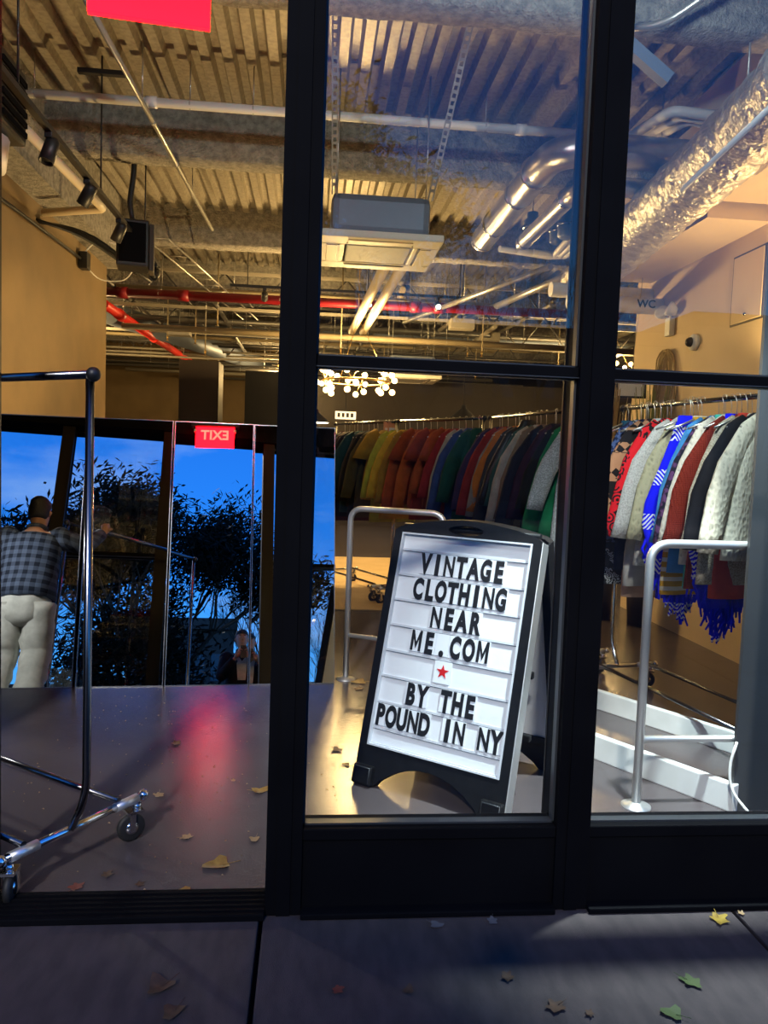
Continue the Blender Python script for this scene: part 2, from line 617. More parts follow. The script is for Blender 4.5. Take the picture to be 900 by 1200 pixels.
# walls
wl = MB().box((-2.5, 3.0, 0), (-2.3, 6.5, 3.42)).obj('wall_left', M_wall)
struct(tag(wl, 'tan painted side wall at the left of the shop', 'wall'))
wl2 = MB().box((XL - .2, 0, 0), (XL, YF, ZC + .3)).obj('wall_left_far', M_wall)
struct(wl2)
wb = MB().box((XL, YF, 0), (-.2, YF + .2, ZC + .3)).obj('wall_back', M_wall)
struct(tag(wb, 'tan lit back wall beyond the columns', 'wall'))
wb2 = MB().box((-.2, YF - 3.0, 0), (XR, YF + .2, 3.1)).obj('wall_back_dark', M_brown)
struct(tag(wb2, 'dark brown wall at the back behind the clothes racks', 'wall'))
wb3 = MB().box((-.2, YF, 3.1), (XR, YF + .2, ZC + .3)).obj('wall_back_upper', M_brown)
struct(wb3)
wr = MB().box((3.2, .65, 0), (3.4, 5.2, ZC)).obj('wall_right', M_cream)
struct(tag(wr, 'cream plaster wall on the right behind the sweaters', 'wall'))
wr2 = MB().box((XR, .7, 0), (XR + .2, YF, ZC + .3)).obj('wall_right_far', M_brown)
struct(wr2)
wr3 = MB().box((3.4, 5.05, 0), (XR, 5.2, ZC)).obj('wall_right_return', M_brown)
struct(wr3)
# access hatch outline on the cream wall
hatch = empty('access_hatch', (3.2, 3.2, 2.8), 0, 'cream access hatch set flush in the cream wall', 'hatch')
MB().box((-.012, -.20, -.25), (.0, .20, .25), bev=.003).obj('hatch_door', M_cream, hatch)
MB().box((-.006, -.215, -.265), (.001, .215, .265)).obj('hatch_gap', M_brown, hatch)
MB().ball((-.016, -.0, -.20), .012).obj('latch', M_darkst, hatch)
# grey panel wall at the right
gp = MB().box((1.80, .63, 0), (3.4, .65, ZC)).obj('wall_front_return', M_grey)
struct(tag(gp, 'flat grey partition at the right edge beside the curbs', 'wall'))
# soffit boxes on the right wall top
so = MB().box((2.55, .75, 3.30), (3.2, 2.9, 3.95)).box((2.72, 2.95, 3.2), (3.2, 4.9, 3.95)).obj('trim_2', M_cream)
struct(tag(so, 'cream boxed soffit under the ceiling along the right wall', 'soffit'))

# columns
for (x, y, w, lab) in ((-1.65, 9.3, .28, 'square brown column rising behind the exit sign reflection'), (-.62, 8.0, .26, 'darker square column right beside the main black post')):
    c = MB().box((x - w, y - w, 0), (x + w, y + w, 2.75 if w > .27 else 2.5)).obj('trim_3', M_brown if w > .27 else M_blackm)
    struct(tag(c, lab, 'column'))

# ------------------------------------------------------------------ facade
POSTS = [(-2.98, -2.87), (-2.02, -1.91), (-1.06, -.95), (-.105, .005), (.81, .92), (1.735, 1.845), (2.66, 2.77)]
fac = empty('storefront_frame', (0, 0, 0), 0, 'black metal storefront frame with posts, rails and kick panels', 'storefront')
fac['kind'] = 'structure'
for (a, b) in POSTS:
    p = MB().box((a, -.045, 0), (b, .10, 3.05)).obj('post', M_frame, fac)
    mb = MB()
    mb.box((a + .034, -.050, .0), (b - .034, -.045, 3.05))
    mb.obj('post_ridge', M_frame, p)
    MB().box((a - .002, .10, 0), (b + .002, .112, 3.05)).obj('post_liner', M_bronze, p)
MB().box((-8, -.10, 3.03), (7.2, .14, 3.25)).obj('header', M_frame, fac)
hb = MB().box((-8, -.05, 3.25), (7.2, .10, 9)).obj('wall_front', M_bldg)
struct(tag(hb, 'masonry wall above the shop window', 'wall'))
MB().box((-8, -.05, 0), (-2.98, .1, 3.03)).obj('blank_panel', M_frame, fac)
MB().box((2.77, -.05, 0), (7.2, .1, 3.03)).obj('blank_panel', M_frame, fac)
win_n = 0
for i in range(len(POSTS) - 1):
    a, b = POSTS[i][1], POSTS[i + 1][0]
    if i == 2:      # open doorway
        t = MB().box((a, -.075, 0), (b, .075, .022), bev=.004).obj('threshold', M_frame, fac)
        tr_ = MB()
        for yy in (-.05, -.025, 0, .025, .05):
            tr_.box((a, yy - .004, .022), (b, yy + .004, .026))
        tr_.obj('threshold_ribs', M_frame, t)
        continue
    k = MB().box((a, -.03, 0), (b, .05, .245)).obj('kick_panel', M_frame, fac)
    MB().box((a, -.075, 0), (b, -.03, .018), bev=.004).obj('base_sill', M_frame, k)
    MB().box((a, -.04, .235), (b, .06, .272), bev=.004).obj('bottom_rail', M_frame, k)
    rl = MB().box((a, -.03, 1.693), (b, .06, 1.724), bev=.003).obj('mid_rail', M_frame, fac)
    MB().box((a, -.034, 1.690), (b, .05, 1.693)).obj('rail_bead', M_bead, rl)
    for (z0, z1) in ((.272, 1.693), (1.724, 3.03)):
        win_n += 1
        g = MB().box((a, .000, z0), (b, .008, z1)).obj('window_%d' % win_n, M_glass)
        tag(g, kind='structure')
        mb = MB()
        mb.box((a, -.012, z0), (a + .007, .02, z1)).box((b - .007, -.012, z0), (b, .02, z1))
        mb.box((a, -.012, z0), (b, .02, z0 + .006)).box((a, -.012, z1 - .006), (b, .02, z1))
        mb.obj('window_gasket', M_bead if i in (3, 4) else M_frame, g)
names_w = {5: 'lower glass pane of the middle window, in front of the letter board', 6: 'upper glass pane of the middle window under the ceiling', 7: 'lower right glass pane in front of the sweaters', 8: 'upper right glass pane under the foil duct'}
for k_, v_ in names_w.items():
    w_ = bpy.data.objects.get('window_%d' % k_)
    if w_: tag(w_, v_, 'window')
# small white scuffs on the kick panel

# white low curbs at right
def curb(name, p0, p1, th, h, lab, top=True):
    p0, p1 = Vector(p0), Vector(p1)
    d = (p1 - p0)
    ang = atan2(d.y, d.x)
    Mx = Matrix.Translation((p0.x, p0.y, 0)) @ Matrix.Rotation(ang, 4, 'Z')
    o = MB().box((0, 0, 0), (d.length, th, h), Mx, bev=.005).obj(name, M_white)
    tag(o, lab, 'curb')
    return o
cd = Vector((.385, -.597, 0)).normalized()
pA = Vector((1.40, 1.205, 0))
curb('white_curb', pA - cd * .12, pA + cd * .715, .04, .118, 'nearest long white curb on the floor by the grey partition')
pB = Vector((1.70, 1.955, 0))
curb('white_curb', pB - cd * .12, pB + cd * 1.15, .04, .11, 'farther white curb on the floor, under the sweaters')

# ------------------------------------------------------------------ mirrors leaning
LEAN, MAZ = radians(14.3), radians(-4.5)
mdir = Vector((cos(MAZ), -sin(MAZ), 0))          # along base to the right
mdir = Vector((cos(radians(4.5)), sin(radians(4.5)), 0))
mback = Vector((-sin(radians(4.5)), cos(radians(4.5)), 0))
mbase = Vector((-.2, 2.388, 0))
mlabels = ['large leaning mirror at the far left reflecting the man in plaid', 'leaning mirror second from the left, reflecting dark foliage', 'leaning mirror third from the left, reflecting blue sky and the exit sign', 'rightmost leaning mirror, half hidden by the black post']
medges = [(-2.26, -1.385), (-1.365, -.862), (-.852, -.352), (-.346, .183)]
def along(xw):   # distance along base for world x
    return (xw - mbase.x) / mdir.x
for i, (xa, xb) in enumerate(medges):
    s0, s1 = along(xa), along(xb)
    wdt = s1 - s0
    org = mbase + mdir * s0
    root = empty('leaning_mirror', org, radians(4.5), mlabels[i], 'mirror', 'tall mirrors leaning in a row')
    ln = LEAN + (radians(.25) if i == 3 else 0) + (radians(-.15) if i == 1 else 0)
    yw = 0
    R_ = Matrix.Rotation(-ln, 4, 'X') @ Matrix.Rotation(radians(-.5) if i == 3 else 0, 4, 'Z')
    hgt = 1.672
    MB().box((.004, 0, .004), (wdt - .004, .006, hgt - .004)).obj('mirror_glass', M_mirror, root, R_)
    MB().box((0, .007, 0), (wdt, .022, hgt)).obj('backing_board', M_black, root, R_)
    mb = MB()
    mb.box((0, -.003, 0), (.004, .022, hgt)).box((wdt - .004, -.003, 0), (wdt, .022, hgt)).box((.004, -.003, 0), (wdt - .004, .022, .004)).box((.004, -.003, hgt - .004), (wdt - .004, .022, hgt))
    mb.obj('edge_frame', M_medge, root, R_)
# low partition the mirrors lean on
Mx = Matrix.Translation(mbase) @ Matrix.Rotation(radians(4.5), 4, 'Z')
lp = MB().box((along(-2.2), .405, 0), (along(.12), .50, 1.45), Mx).obj('low_partition', M_blackm)
tag(lp, 'low black partition behind the leaning mirrors', 'partition', kind='structure')

# ================================================================== OBJECTS
# ------------------------------------------------------------------ text helper
def text_mesh(txt, size, extrude=.001, offset=0.0, sx=1.0, align='CENTER'):
    cu = bpy.data.curves.new('t', 'FONT')
    cu.body = txt
    cu.size = size
    cu.extrude = extrude
    cu.offset = offset
    cu.align_x = align
    cu.resolution_u = 4
    o = bpy.data.objects.new('t', cu)
    COL.objects.link(o)
    dg = bpy.context.evaluated_depsgraph_get()
    me = bpy.data.meshes.new_from_object(o.evaluated_get(dg))
    bpy.data.objects.remove(o)
    bpy.data.curves.remove(cu)
    for v in me.vertices: v.co.x *= sx
    return me

def put_mesh(name, me, m, parent, Mx):
    me.materials.clear()
    me.materials.append(m)
    o = bpy.data.objects.new(name, me)
    COL.objects.link(o)
    o.parent = parent
    o.matrix_local = Mx
    return o

# ------------------------------------------------------------------ exit sign
es = empty('exit_sign', (-.562, .30, 2.805), radians(6), 'glowing red exit sign hanging from the ceiling over the open doorway', 'exit sign')
MB().box((-.19, -.012, 0), (.19, .012, .23), bev=.003).obj('panel', M_redglow, es)
for k, (yy, rz) in enumerate(((-.0135, 0), (.0135, pi))):
    put_mesh('lettering', text_mesh('EXIT', .15, .001, .003, .9), M_exitlet, es, Matrix.Translation((0, yy, .085)) @ Matrix.Rotation(rz, 4, 'Z') @ Matrix.Rotation(pi / 2, 4, 'X'))
MB().box((-.235, -.03, .232), (.235, .03, .275), bev=.006).obj('housing', M_black, es)
MB().tube([(0, 0, .275), (0, 0, ZC - 2.81)], .008, 8).obj('stem', M_black, es)
for sx in (-1, 1):
    MB().box((sx * .195 - .012, -.014, .175), (sx * .195 + .012, .014, .2)).obj('end_clip', M_white, es)

# ------------------------------------------------------------------ rolling racks
def caster(parent, loc, rz, r=.052):
    cst = MB()
    cst.tube([(0, 0, .085 + r), (0, 0, .05 + r * 1.2)], .016, 8)
    cst.box((-.022, -.032, r - .012), (-.017, -.010, r + .06)).box((.017, -.032, r - .012), (.022, -.010, r + .06)).box((-.022, -.04, r + .052), (.022, .02, r + .062))
    Mx = Matrix.Translation(loc) @ Matrix.Rotation(rz, 4, 'Z')
    c = cst.obj('caster', M_chrome, parent, Mx)
    Mw = Matrix.Translation((0, -.022, r)) @ Matrix.Rotation(pi / 2, 4, 'Y')
    MB().lathe([(.012, -.013), (r * .8, -.012), (r * .97, -.009), (r, 0), (r * .97, .009), (r * .8, .012), (.012, .013)], 20, Mw).obj('wheel', M_rubber, c)
    MB().lathe([(.004, -.0165), (r * .45, -.0150), (r * .45, .0150), (.004, .0165)], 14, Mw).obj('wheel_hub', M_chrome, c)
    return c

def rolling_rack(p, ang, length, railz, label, base=.51, dark_rail=True, kink=.08):
    """p: centre of the first base bar; rack runs along local +X."""
    root = empty('rolling_rack', (p[0], p[1], 0), ang, label, 'clothes rack', 'chrome rolling clothes racks')
    bz = .155
    R = .0135
    for end, x in ((0, 0), (1, length)):
        s = -1 if end == 0 else 1
        bb = MB().tube([(x, -base / 2, bz), (x, base / 2, bz)], R, 12).obj('base_bar', M_chrome, root)
        for sy in (-1, 1):
            MB().ball((x, sy * base / 2, bz), .021, 10, 7).obj('end_cap', M_chrome, bb)
            MB().tube([(x, sy * (base / 2 - .03), bz), (x, sy * (base / 2 - .13), bz)], R * 1.25, 12).obj('sleeve_joint', M_steel, bb)
            caster(root, (x, sy * (base / 2 - .03), 0), random.uniform(-1, 1) + (.7 if sy > 0 else 2.6))
        path = fillet([(x, 0.03, bz), (x + s * kink, 0.03, bz + .13), (x + s * kink, 0.03, railz)], .10, 5)
        MB().tube(path, R, 12).obj('upright', M_darkst if dark_rail else M_chrome, root)
    for sy in (-.3, .36):
        MB().tube([(0, base * sy, bz + .02), (length, base * sy, bz + .02)], R * .85, 10).obj('floor_tube', M_darkst, root)
    rl = MB().tube([(-kink - .015, .03, railz), (length + kink + .015, .03, railz)], R * 1.05, 12).obj('hanging_rail', M_darkst, root)
    for x in (-kink - .015, length + kink + .015):
        MB().ball((x, .03, railz), .024, 10, 7).obj('rail_knob', M_black, rl)
    return root

b0, b1 = Vector((-.894, .034, 0)), Vector((-.60, .449, 0))
cc = (b0 + b1) / 2
bl = (b1 - b0).length + .06
rdir = Vector((-.816, .578, 0))
ang0 = atan2(rdir.y, rdir.x)
RACK0 = rolling_rack(cc, ang0, 1.12, 1.655, 'chrome rolling rack standing empty in the open doorway at the left', base=bl, kink=.075)

# ------------------------------------------------------------------ garments
M_hanger = mat('hanger_wire', (.55, .54, .50), .3, .9)
M_hangw = mat('hanger_dark', (.03, .03, .03), .5)
hang_bm = MB().tube(fillet([(0, -.018, .0), (0, -.012, .020), (0, .010, .022), (0, .018, .008), (0, .004, -.02), (0, 0, -.05), (0, 0, -.085)], .01, 3), .0022, 6)
hang_bm.tube(fillet([(-.20, 0, -.165), (0, 0, -.085), (.20, 0, -.165)], .06, 4), .006, 6)
hang_me = hang_bm.mesh('hanger')
hang_me.materials.append(M_hanger)

def ellipse_ring(cx, cy, z, a, b, n, seed, fold, ph):
    r = []
    for k in range(n):
        t = 2 * pi * k / n
        ct, st = cos(t), sin(t)
        ex = math.copysign(abs(ct) ** .75, ct) * a
        ey = math.copysign(abs(st) ** .8, st) * b
        w = 1 + fold * sin(3 * ex / max(a, .01) * 2.2 + ph + seed) + fold * .6 * noise.noise(Vector((ex * 9, z * 5, seed)))
        r.append(Vector((cx + ex, cy + ey * w + fold * .03 * sin(ex * 24 + seed), z)))
    return r

def garment(kind, m, length=.70, width=.235, thick=.035, sleeve=.62, seed=0, m2=None, collar=None):
    """returns list of (name, mesh); kind: top, tee, vest, coat, shawl, pants"""
    parts = []
    mb = MB()
    n = 18
    if kind == 'shawl':
        rings = []
        for i in range(9):
            t = i / 8
            z = -.085 - t * length
            a = .07 + .19 * min(1, t * 1.8) - .12 * max(0, t - .6) / .4
            rings.append(ellipse_ring(0, 0, z, a, .02 + .012 * t, n, seed, .25, t * 2))
        mb.rings(rings)
        parts.append(('body', mb.mesh('shawl_body')))
        fr = MB()
        for k in range(80):
            x = -.21 + .42 * k / 79
            z0 = -.08 - length * (.97 - .30 * abs(x) / .21)
            L_ = .22 + random.uniform(-.03, .04)
            fr.tube([(x, random.uniform(-.03, .03), z0), (x + random.uniform(-.02, .02), random.uniform(-.04, .04), z0 - L_ * .5), (x + random.uniform(-.03, .03), random.uniform(-.04, .04), z0 - L_)], [.010, .009, .005], 5)
        parts.append(('fringe', fr.mesh('fringe')))
        return parts
    if kind == 'vest':
        rings = []
        for i in range(9):
            t = i / 8
            a = .05 + (width * 1.05 - .05) * min(1, max(0, t - .25) * 1.9)
            rings.append(ellipse_ring(0, 0, -.085 - t * length, a, .025 + .012 * t, n, seed, .2, t * 2))
        mb.rings(rings)
        return [('body', mb.mesh('garment_body'))]
    if kind == 'pants':
        for sx in (-1, 1):
            rings = []
            for i in range(7):
                t = i / 6
                rings.append(ellipse_ring(sx * (.075 + .02 * t), 0, -.12 - t * length, .09 - .02 * t, .03, 14, seed + sx, .25, t * 3))
            mb.rings(rings)
        parts.append(('body', mb.mesh('pants_body')))
        return parts
    zs = [-.085, -.10, -.125, -.150, -.185, -.27, -.40, -.52, -.085 - length * .88, -.085 - length]
    ws = [.050, .075, .105, .130, .150, width * .80, width * .90, width * 1.0, width * 1.10, width * 1.13]
    ts = [.022, .028, .032, .036, .038, thick * 1.15, thick * 1.1, thick * 1.1, thick * 1.15, thick]
    order = sorted(range(10), key=lambda i: -zs[i])
    rings = [ellipse_ring(0, 0, zs[i], ws[i], ts[i], n, seed, .22 if zs[i] < -.2 else .06, zs[i] * 3) for i in order]
    mb.rings(rings)
    parts.append(('body', mb.mesh('garment_body')))
    if kind != 'vest':
        for sx in (-1, 1):
            sl = MB()
            if kind == 'tee':
                pth = [Vector((sx * .10, 0, -.135)), Vector((sx * .18, 0, -.20)), Vector((sx * .24, .0, -.29)), Vector((sx * .28, 0, -.38))]
                rr = [.07, .085, .088, .09]
            else:
                q = random.uniform(-.02, .03)
                pth = [Vector((sx * .09, 0, -.135)), Vector((sx * .155, 0, -.20)), Vector((sx * (.215 + q), .01, -.34)), Vector((sx * (.275 + q), .015 * random.uniform(-1, 1), -.15 - sleeve * .55)), Vector((sx * (.315 + q), .02 * random.uniform(-1, 1), -.15 - sleeve * .85)), Vector((sx * (.335 + q), .0, -.15 - sleeve))]
                rr = [.045, .066, .074, .072, .066, .062]
            rings = []
            for i, (p_, r_) in enumerate(zip(pth, rr)):
                tl = Vector((sx, 0, -.55)) if i < 2 else Vector((sx * .1, 0, -1))
                tl.normalize()
                nx = Vector((-tl.z, 0, tl.x)) * sx
                rings.append([p_ + nx * cos(2 * pi * k / 12) * r_ + Vector((0, 1, 0)) * sin(2 * pi * k / 12) * r_ * .48 * (1 + .2 * sin(k * 2.3 + i + seed)) for k in range(12)])
            sl.rings(rings)
            parts.append(('sleeve', sl.mesh('sleeve')))
    if collar:
        cb = MB()
        rings = [ellipse_ring(0, .0, z, a, b, 14, seed, .05, 0) for z, a, b in ((-.045, .062, .03), (-.06, .07, .036), (-.09, .085, .038), (-.115, .10, .04))]
        cb.rings(rings)
        parts.append(('collar', cb.mesh('collar')))
    return parts

def hang(kind, m, pos, ang, label, group, name='garment', m2=None, dx=0, **kw):
    parts = garment(kind, m, seed=random.uniform(0, 50), **kw)
    root = None
    for nm, me in parts:
        me.materials.append(m if (nm in ('body', 'sleeve', 'fringe') or not m2) else m2)
        if nm == 'body':
            o = bpy.data.objects.new(name, me)
            root = o
            tag(o, label, CATS.get(name, 'garment'), group)
            o.location = pos
            o.rotation_euler = (random.uniform(-.03, .03), 0, ang)
        else:
            o = bpy.data.objects.new(nm, me)
            o.parent = root
        COL.objects.link(o)
    h = bpy.data.objects.new('hanger', hang_me)
    COL.objects.link(h)
    h.parent = root
    return root
CATS = {'sweater': 'sweater', 'jacket': 'jacket', 'shirt': 'shirt', 'shawl': 'shawl', 'coat': 'coat', 'tee_shirt': 't-shirt', 'vest': 'vest', 'trousers': 'trousers'}

# rack positions (rail endpoints measured on the floor plan)
RZ = 1.80
def rack_on(p0, p1, label):
    p0, p1 = Vector((*p0, 0)), Vector((*p1, 0))
    d = p1 - p0
    a = atan2(d.y, d.x)
    n = Vector((-d.y, d.x, 0)).normalized()
    base = p0 - n * .03
    rolling_rack((base.x, base.y), a, d.length, RZ, label, base=.5, dark_rail=False)
    return p0, d.normalized(), a
A_, dA, aA = rack_on((2.26, 1.02), (1.99, 2.33), 'chrome rolling rack crammed with patterned sweaters on the right')
B_, dB, aB = rack_on((1.80, 2.66), (1.50, 3.92), 'chrome rolling rack of dark jackets behind the letter board')
C_, dC, aC = rack_on((1.40, 4.15), (.86, 5.18), 'chrome rolling rack of rust and yellow shirts in the middle')
D_, dD, aD = rack_on((.80, 5.30), (.30, 6.32), 'farthest rolling rack hung with black jackets')

c = cloth
right = [  # near (right) to far (left):  t along rail, name, kind, mat, kwargs, label
    (.06, 'sweater', 'top', c('cream_cable', (.70, .66, .52), 'cable'), dict(length=.72, width=.24), 'thick cream cable-knit sweater nearest the grey partition'),
    (.17, 'jacket', 'top', c('black_knit', (.012, .012, .016)), dict(length=.62), 'black knit jacket behind the thick cream cable sweater'),
    (.26, 'sweater', 'top', c('oatmeal', (.56, .50, .38), 'fleck', (.34, .29, .20)), dict(length=.86, width=.25), 'oatmeal flecked wool sweater beside the rust red one'),
    (.36, 'sweater', 'top', c('rust_red', (.30, .035, .02), 'knit'), dict(length=.90), 'rust red knit between the two cream sweaters'),
    (.45, 'sweater', 'top', c('cable_ivory', (.72, .68, .56), 'cable', scale=1.2), dict(length=.78), 'ivory braided cable sweater left of the rust red knit'),
    (.54, 'sweater', 'top', c('dark_multi', (.015, .015, .03), 'blotch', (.12, .05, .14)), dict(length=.70), 'dark navy and purple print next to the sky blue sweater'),
    (.62, 'sweater', 'top', c('sky_blue', (.06, .27, .60)), dict(length=.84), 'plain sky blue sweater right of the royal blue shawl'),
    (.71, 'shawl', 'shawl', c('royal_blue', (.008, .010, .85), 'bands', (.75, .78, .85)), dict(length=.95), 'royal blue fringed shawl with white patterned bands'),
    (.78, 'sweater', 'vest', c('black_plain', (.01, .01, .012)), dict(length=.62, width=.18), 'plain black sweater left of the royal blue shawl'),
    (.85, 'sweater', 'top', c('sage', (.40, .38, .24), 'cable', scale=.8), dict(length=.78), 'sage green shaggy knit left of the royal blue shawl'),
    (.93, 'sweater', 'top', c('light_grey', (.50, .50, .47), 'fleck', (.36, .36, .34)), dict(length=.84), 'light grey wool sweater right of the red floral one'),
    (1.00, 'jacket', 'vest', c('dark_brown', (.035, .018, .012)), dict(length=.60, width=.17), 'dark brown jacket peeking out above the red floral top'),
    (1.07, 'sweater', 'top', c('red_floral', (.62, .012, .02), 'floral', (.015, .01, .012)), dict(length=.64), 'bright red sweater with black floral pattern'),
    (1.15, 'jacket', 'vest', c('silver_grey', (.22, .23, .24)), dict(length=.56, width=.18), 'silver grey jacket between the tan patterned and red floral sweaters'),
    (1.23, 'sweater', 'top', c('fair_isle', (.46, .23, .12), 'fairisle', (.015, .012, .012)), dict(length=.68), 'tan and black geometric fair isle sweater'),
    (1.31, 'sweater', 'top', c('navy_print', (.012, .018, .055), 'blotch', (.09, .13, .30)), dict(length=.74), 'navy blue mottled sweater beside the second black post'),
]
GR = 'vintage knits crammed on the right rack'
TS = [0.19, 0.27, 0.33, 0.4, 0.46, 0.52, 0.58, 0.67, 0.71, 0.76, 0.82, 0.87, 0.92, 0.98, 1.04, 1.16]
for (t, nm, kd, m, kw, lab), t in zip(right, TS):
    p = A_ + dA * t
    ox = {'red_floral': -.03, 'fair_isle': -.05, 'royal_blue': -.07, 'navy_print': -.03}.get(m.name, 0)
    hang(kd, m, (p.x + ox + random.uniform(-.015, .015), p.y, RZ + .0), aA - pi / 2 + random.uniform(-.10, .06), lab, GR, nm, **kw)
# long lower pieces of other garments on the same rack (hems showing below)
lows = [
    (.12, 'coat', 'vest', c('coral', (.60, .06, .035)), dict(length=.93, width=.17), 'long coral red garment hanging low at the right end of the rack'),
    (.20, 'shawl', 'shawl', c('royal_blue_two', (.008, .010, .85), 'bands', (.75, .78, .85), scale=.5), dict(length=1.0), 'second royal blue fringed shawl hanging lowest under the oatmeal sweater'),
    (.31, 'coat', 'vest', c('turquoise', (.08, .55, .42)), dict(length=.92, width=.15), 'turquoise green long knit showing below the oatmeal sweater'),
    (.50, 'coat', 'vest', c('mustard_band', (.55, .30, .02), 'stripe', (.70, .65, .5)), dict(length=.97, width=.2), 'mustard striped hem showing below the ivory sweater'),
    (.58, 'coat', 'vest', c('aqua', (.10, .48, .42)), dict(length=.93, width=.19), 'aqua knit hem below the sky blue sweater'),
    (.90, 'coat', 'vest', c('pale_grey', (.55, .55, .52)), dict(length=.98, width=.2), 'pale grey hem hanging below the sage knit'),
    (1.04, 'coat', 'vest', c('navy_long', (.012, .015, .05)), dict(length=.90, width=.2), 'navy long shirt showing below the red floral sweater'),
    (1.12, 'coat', 'vest', c('paisley', (.03, .035, .04), 'floral', (.5, .55, .55), scale=2), dict(length=1.0, width=.2), 'black and white paisley print hanging low near the second post'),
    (1.27, 'coat', 'vest', c('teal_denim', (.03, .12, .20)), dict(length=.96, width=.21), 'teal blue long garment next to the second black post'),
    (.97, 'coat', 'vest', c('peach', (.62, .40, .28)), dict(length=1.06, width=.15), 'peach coloured hem below the light grey sweater'),
]
for t, nm, kd, m, kw, lab in lows:
    p = A_ + dA * (.22 + t * .87)
    hang(kd, m, (p.x - .03, p.y, RZ), aA - pi / 2 + random.uniform(-.2, .2), lab, GR, nm, **kw)

def run(start, d, ang, specs, group, t0, dt, jit=.1):
    t = t0
    for nm, kd, m, kw, lab in specs:
        kw = dict(kw, length=kw['length'] + random.uniform(-.05, .10), sleeve=random.uniform(.52, .70), width=random.uniform(.20, .25))
        p = start + d * t
        hang(kd, m, (p.x + random.uniform(-.02, .02), p.y, RZ), ang - pi / 2 + random.uniform(-.22, .12), lab, group, nm, **kw)
        t += dt

green = c('bright_green', (.01, .16, .06)); tweed = c('grey_tweed', (.22, .24, .24), 'fleck', (.40, .42, .42)); nvy = c('navy', (.012, .016, .05)); dnavy = c('deep_navy', (.012, .014, .028))
purp = c('purple_black', (.035, .015, .035)); taupe = c('taupe', (.16, .12, .09)); leath = c('black_leather', (.012, .013, .014), rough=.35); tealm = c('dull_teal', (.02, .07, .07))
orng = c('burnt_orange', (.40, .13, .02)); greym = c('mid_grey', (.20, .18, .17)); wine = c('wine', (.20, .02, .018)); violet = c('violet', (.03, .02, .07)); blk = c('black_cloth', (.010, .010, .011))
dgreen = c('bottle_green', (.008, .06, .045)); denim = c('denim_blue', (.03, .06, .20)); charc = c('charcoal', (.03, .03, .034)); stone = c('stone', (.34, .32, .28))
runB = [
    ('coat', 'top', tweed, dict(length=.9), 'grey tweed coat against the left side of the second post'),
    ('jacket', 'top', green, dict(length=.82, collar=True), 'bright green track jacket behind the letter board corner'),
    ('jacket', 'top', blk, dict(length=.74), 'black jacket left of the bright green track jacket'),
    ('jacket', 'top', purp, dict(length=.72), 'dark plum jacket, second left of the bright green one'),
    ('jacket', 'top', dnavy, dict(length=.8), 'deep navy jacket beside the dark plum one'),
    ('jacket', 'top', nvy, dict(length=.84), 'navy blue shell jacket over the letter board handle'),
    ('jacket', 'top', taupe, dict(length=.78), 'taupe brown jacket left of the navy shell'),
    ('jacket', 'top', stone, dict(length=.70), 'pale stone jacket between taupe and teal ones'),
    ('jacket', 'top', tealm, dict(length=.7), 'dull teal jacket left of the pale stone one'),
    ('jacket', 'top', leath, dict(length=.84, collar=True), 'shiny black quilted jacket in the dark rack'),
    ('jacket', 'top', charc, dict(length=.74), 'charcoal jacket left of the shiny black one'),
    ('jacket', 'top', orng, dict(length=.6), 'burnt orange jacket tucked among dark ones'),
    ('jacket', 'top', greym, dict(length=.82), 'mid grey long jacket beside the burnt orange one'),
    ('jacket', 'top', wine, dict(length=.62), 'wine red jacket left of the grey long jacket'),
    ('jacket', 'top', violet, dict(length=.8), 'dark violet jacket behind the wine red one'),
    ('jacket', 'top', blk, dict(length=.78), 'black jacket left of the dark violet one'),
]
run(B_, dB, aB, runB, 'dark jackets on the middle rack', -.02, .082)
rust = [c('rust_%d' % i, q) for i, q in enumerate([(.30, .055, .012), (.36, .075, .015), (.27, .04, .012), (.42, .10, .02)])]
mustard = c('mustard', (.40, .24, .02)); yellow = c('yellow', (.62, .40, .03)); lime = c('lime', (.40, .42, .04)); redd = c('deep_red', (.26, .02, .02)); ochre = c('ochre', (.33, .19, .02)); maroon = c('maroon', (.05, .012, .012)); olive = c('olive', (.07, .06, .02)); tealp = c('teal_piped', (.015, .06, .07))
ords = ['first', 'second', 'third', 'fourth', 'fifth', 'sixth', 'seventh']
runC = [
    ('jacket', 'top', dgreen, dict(length=.82), 'bottle green jacket at the near end of the rust row'),
    ('jacket', 'top', denim, dict(length=.84), 'blue denim jacket behind the bottle green one'),
    ('sweater', 'top', stone, dict(length=.60), 'pale stone sweater edge beside the deep red shirt'),
    ('shirt', 'top', redd, dict(length=.76), 'deep red shirt at the right end of the rust row'),
]
for i in range(6):
    runC.append(('shirt', 'top' if i % 2 else 'tee', rust[i % 4], dict(length=.66 + .05 * (i % 3)), 'rust orange shirt, %s of six counted from the deep red shirt' % ords[i]))
runC += [
    ('shirt', 'top', ochre, dict(length=.74), 'ochre shirt between the rust row and the yellow shirts'),
    ('shirt', 'top', yellow, dict(length=.86), 'bright yellow long shirt hanging low in the middle rack'),
]
run(C_, dC, aC, runC, 'rust and yellow shirts on the middle rack', -.06, .105)
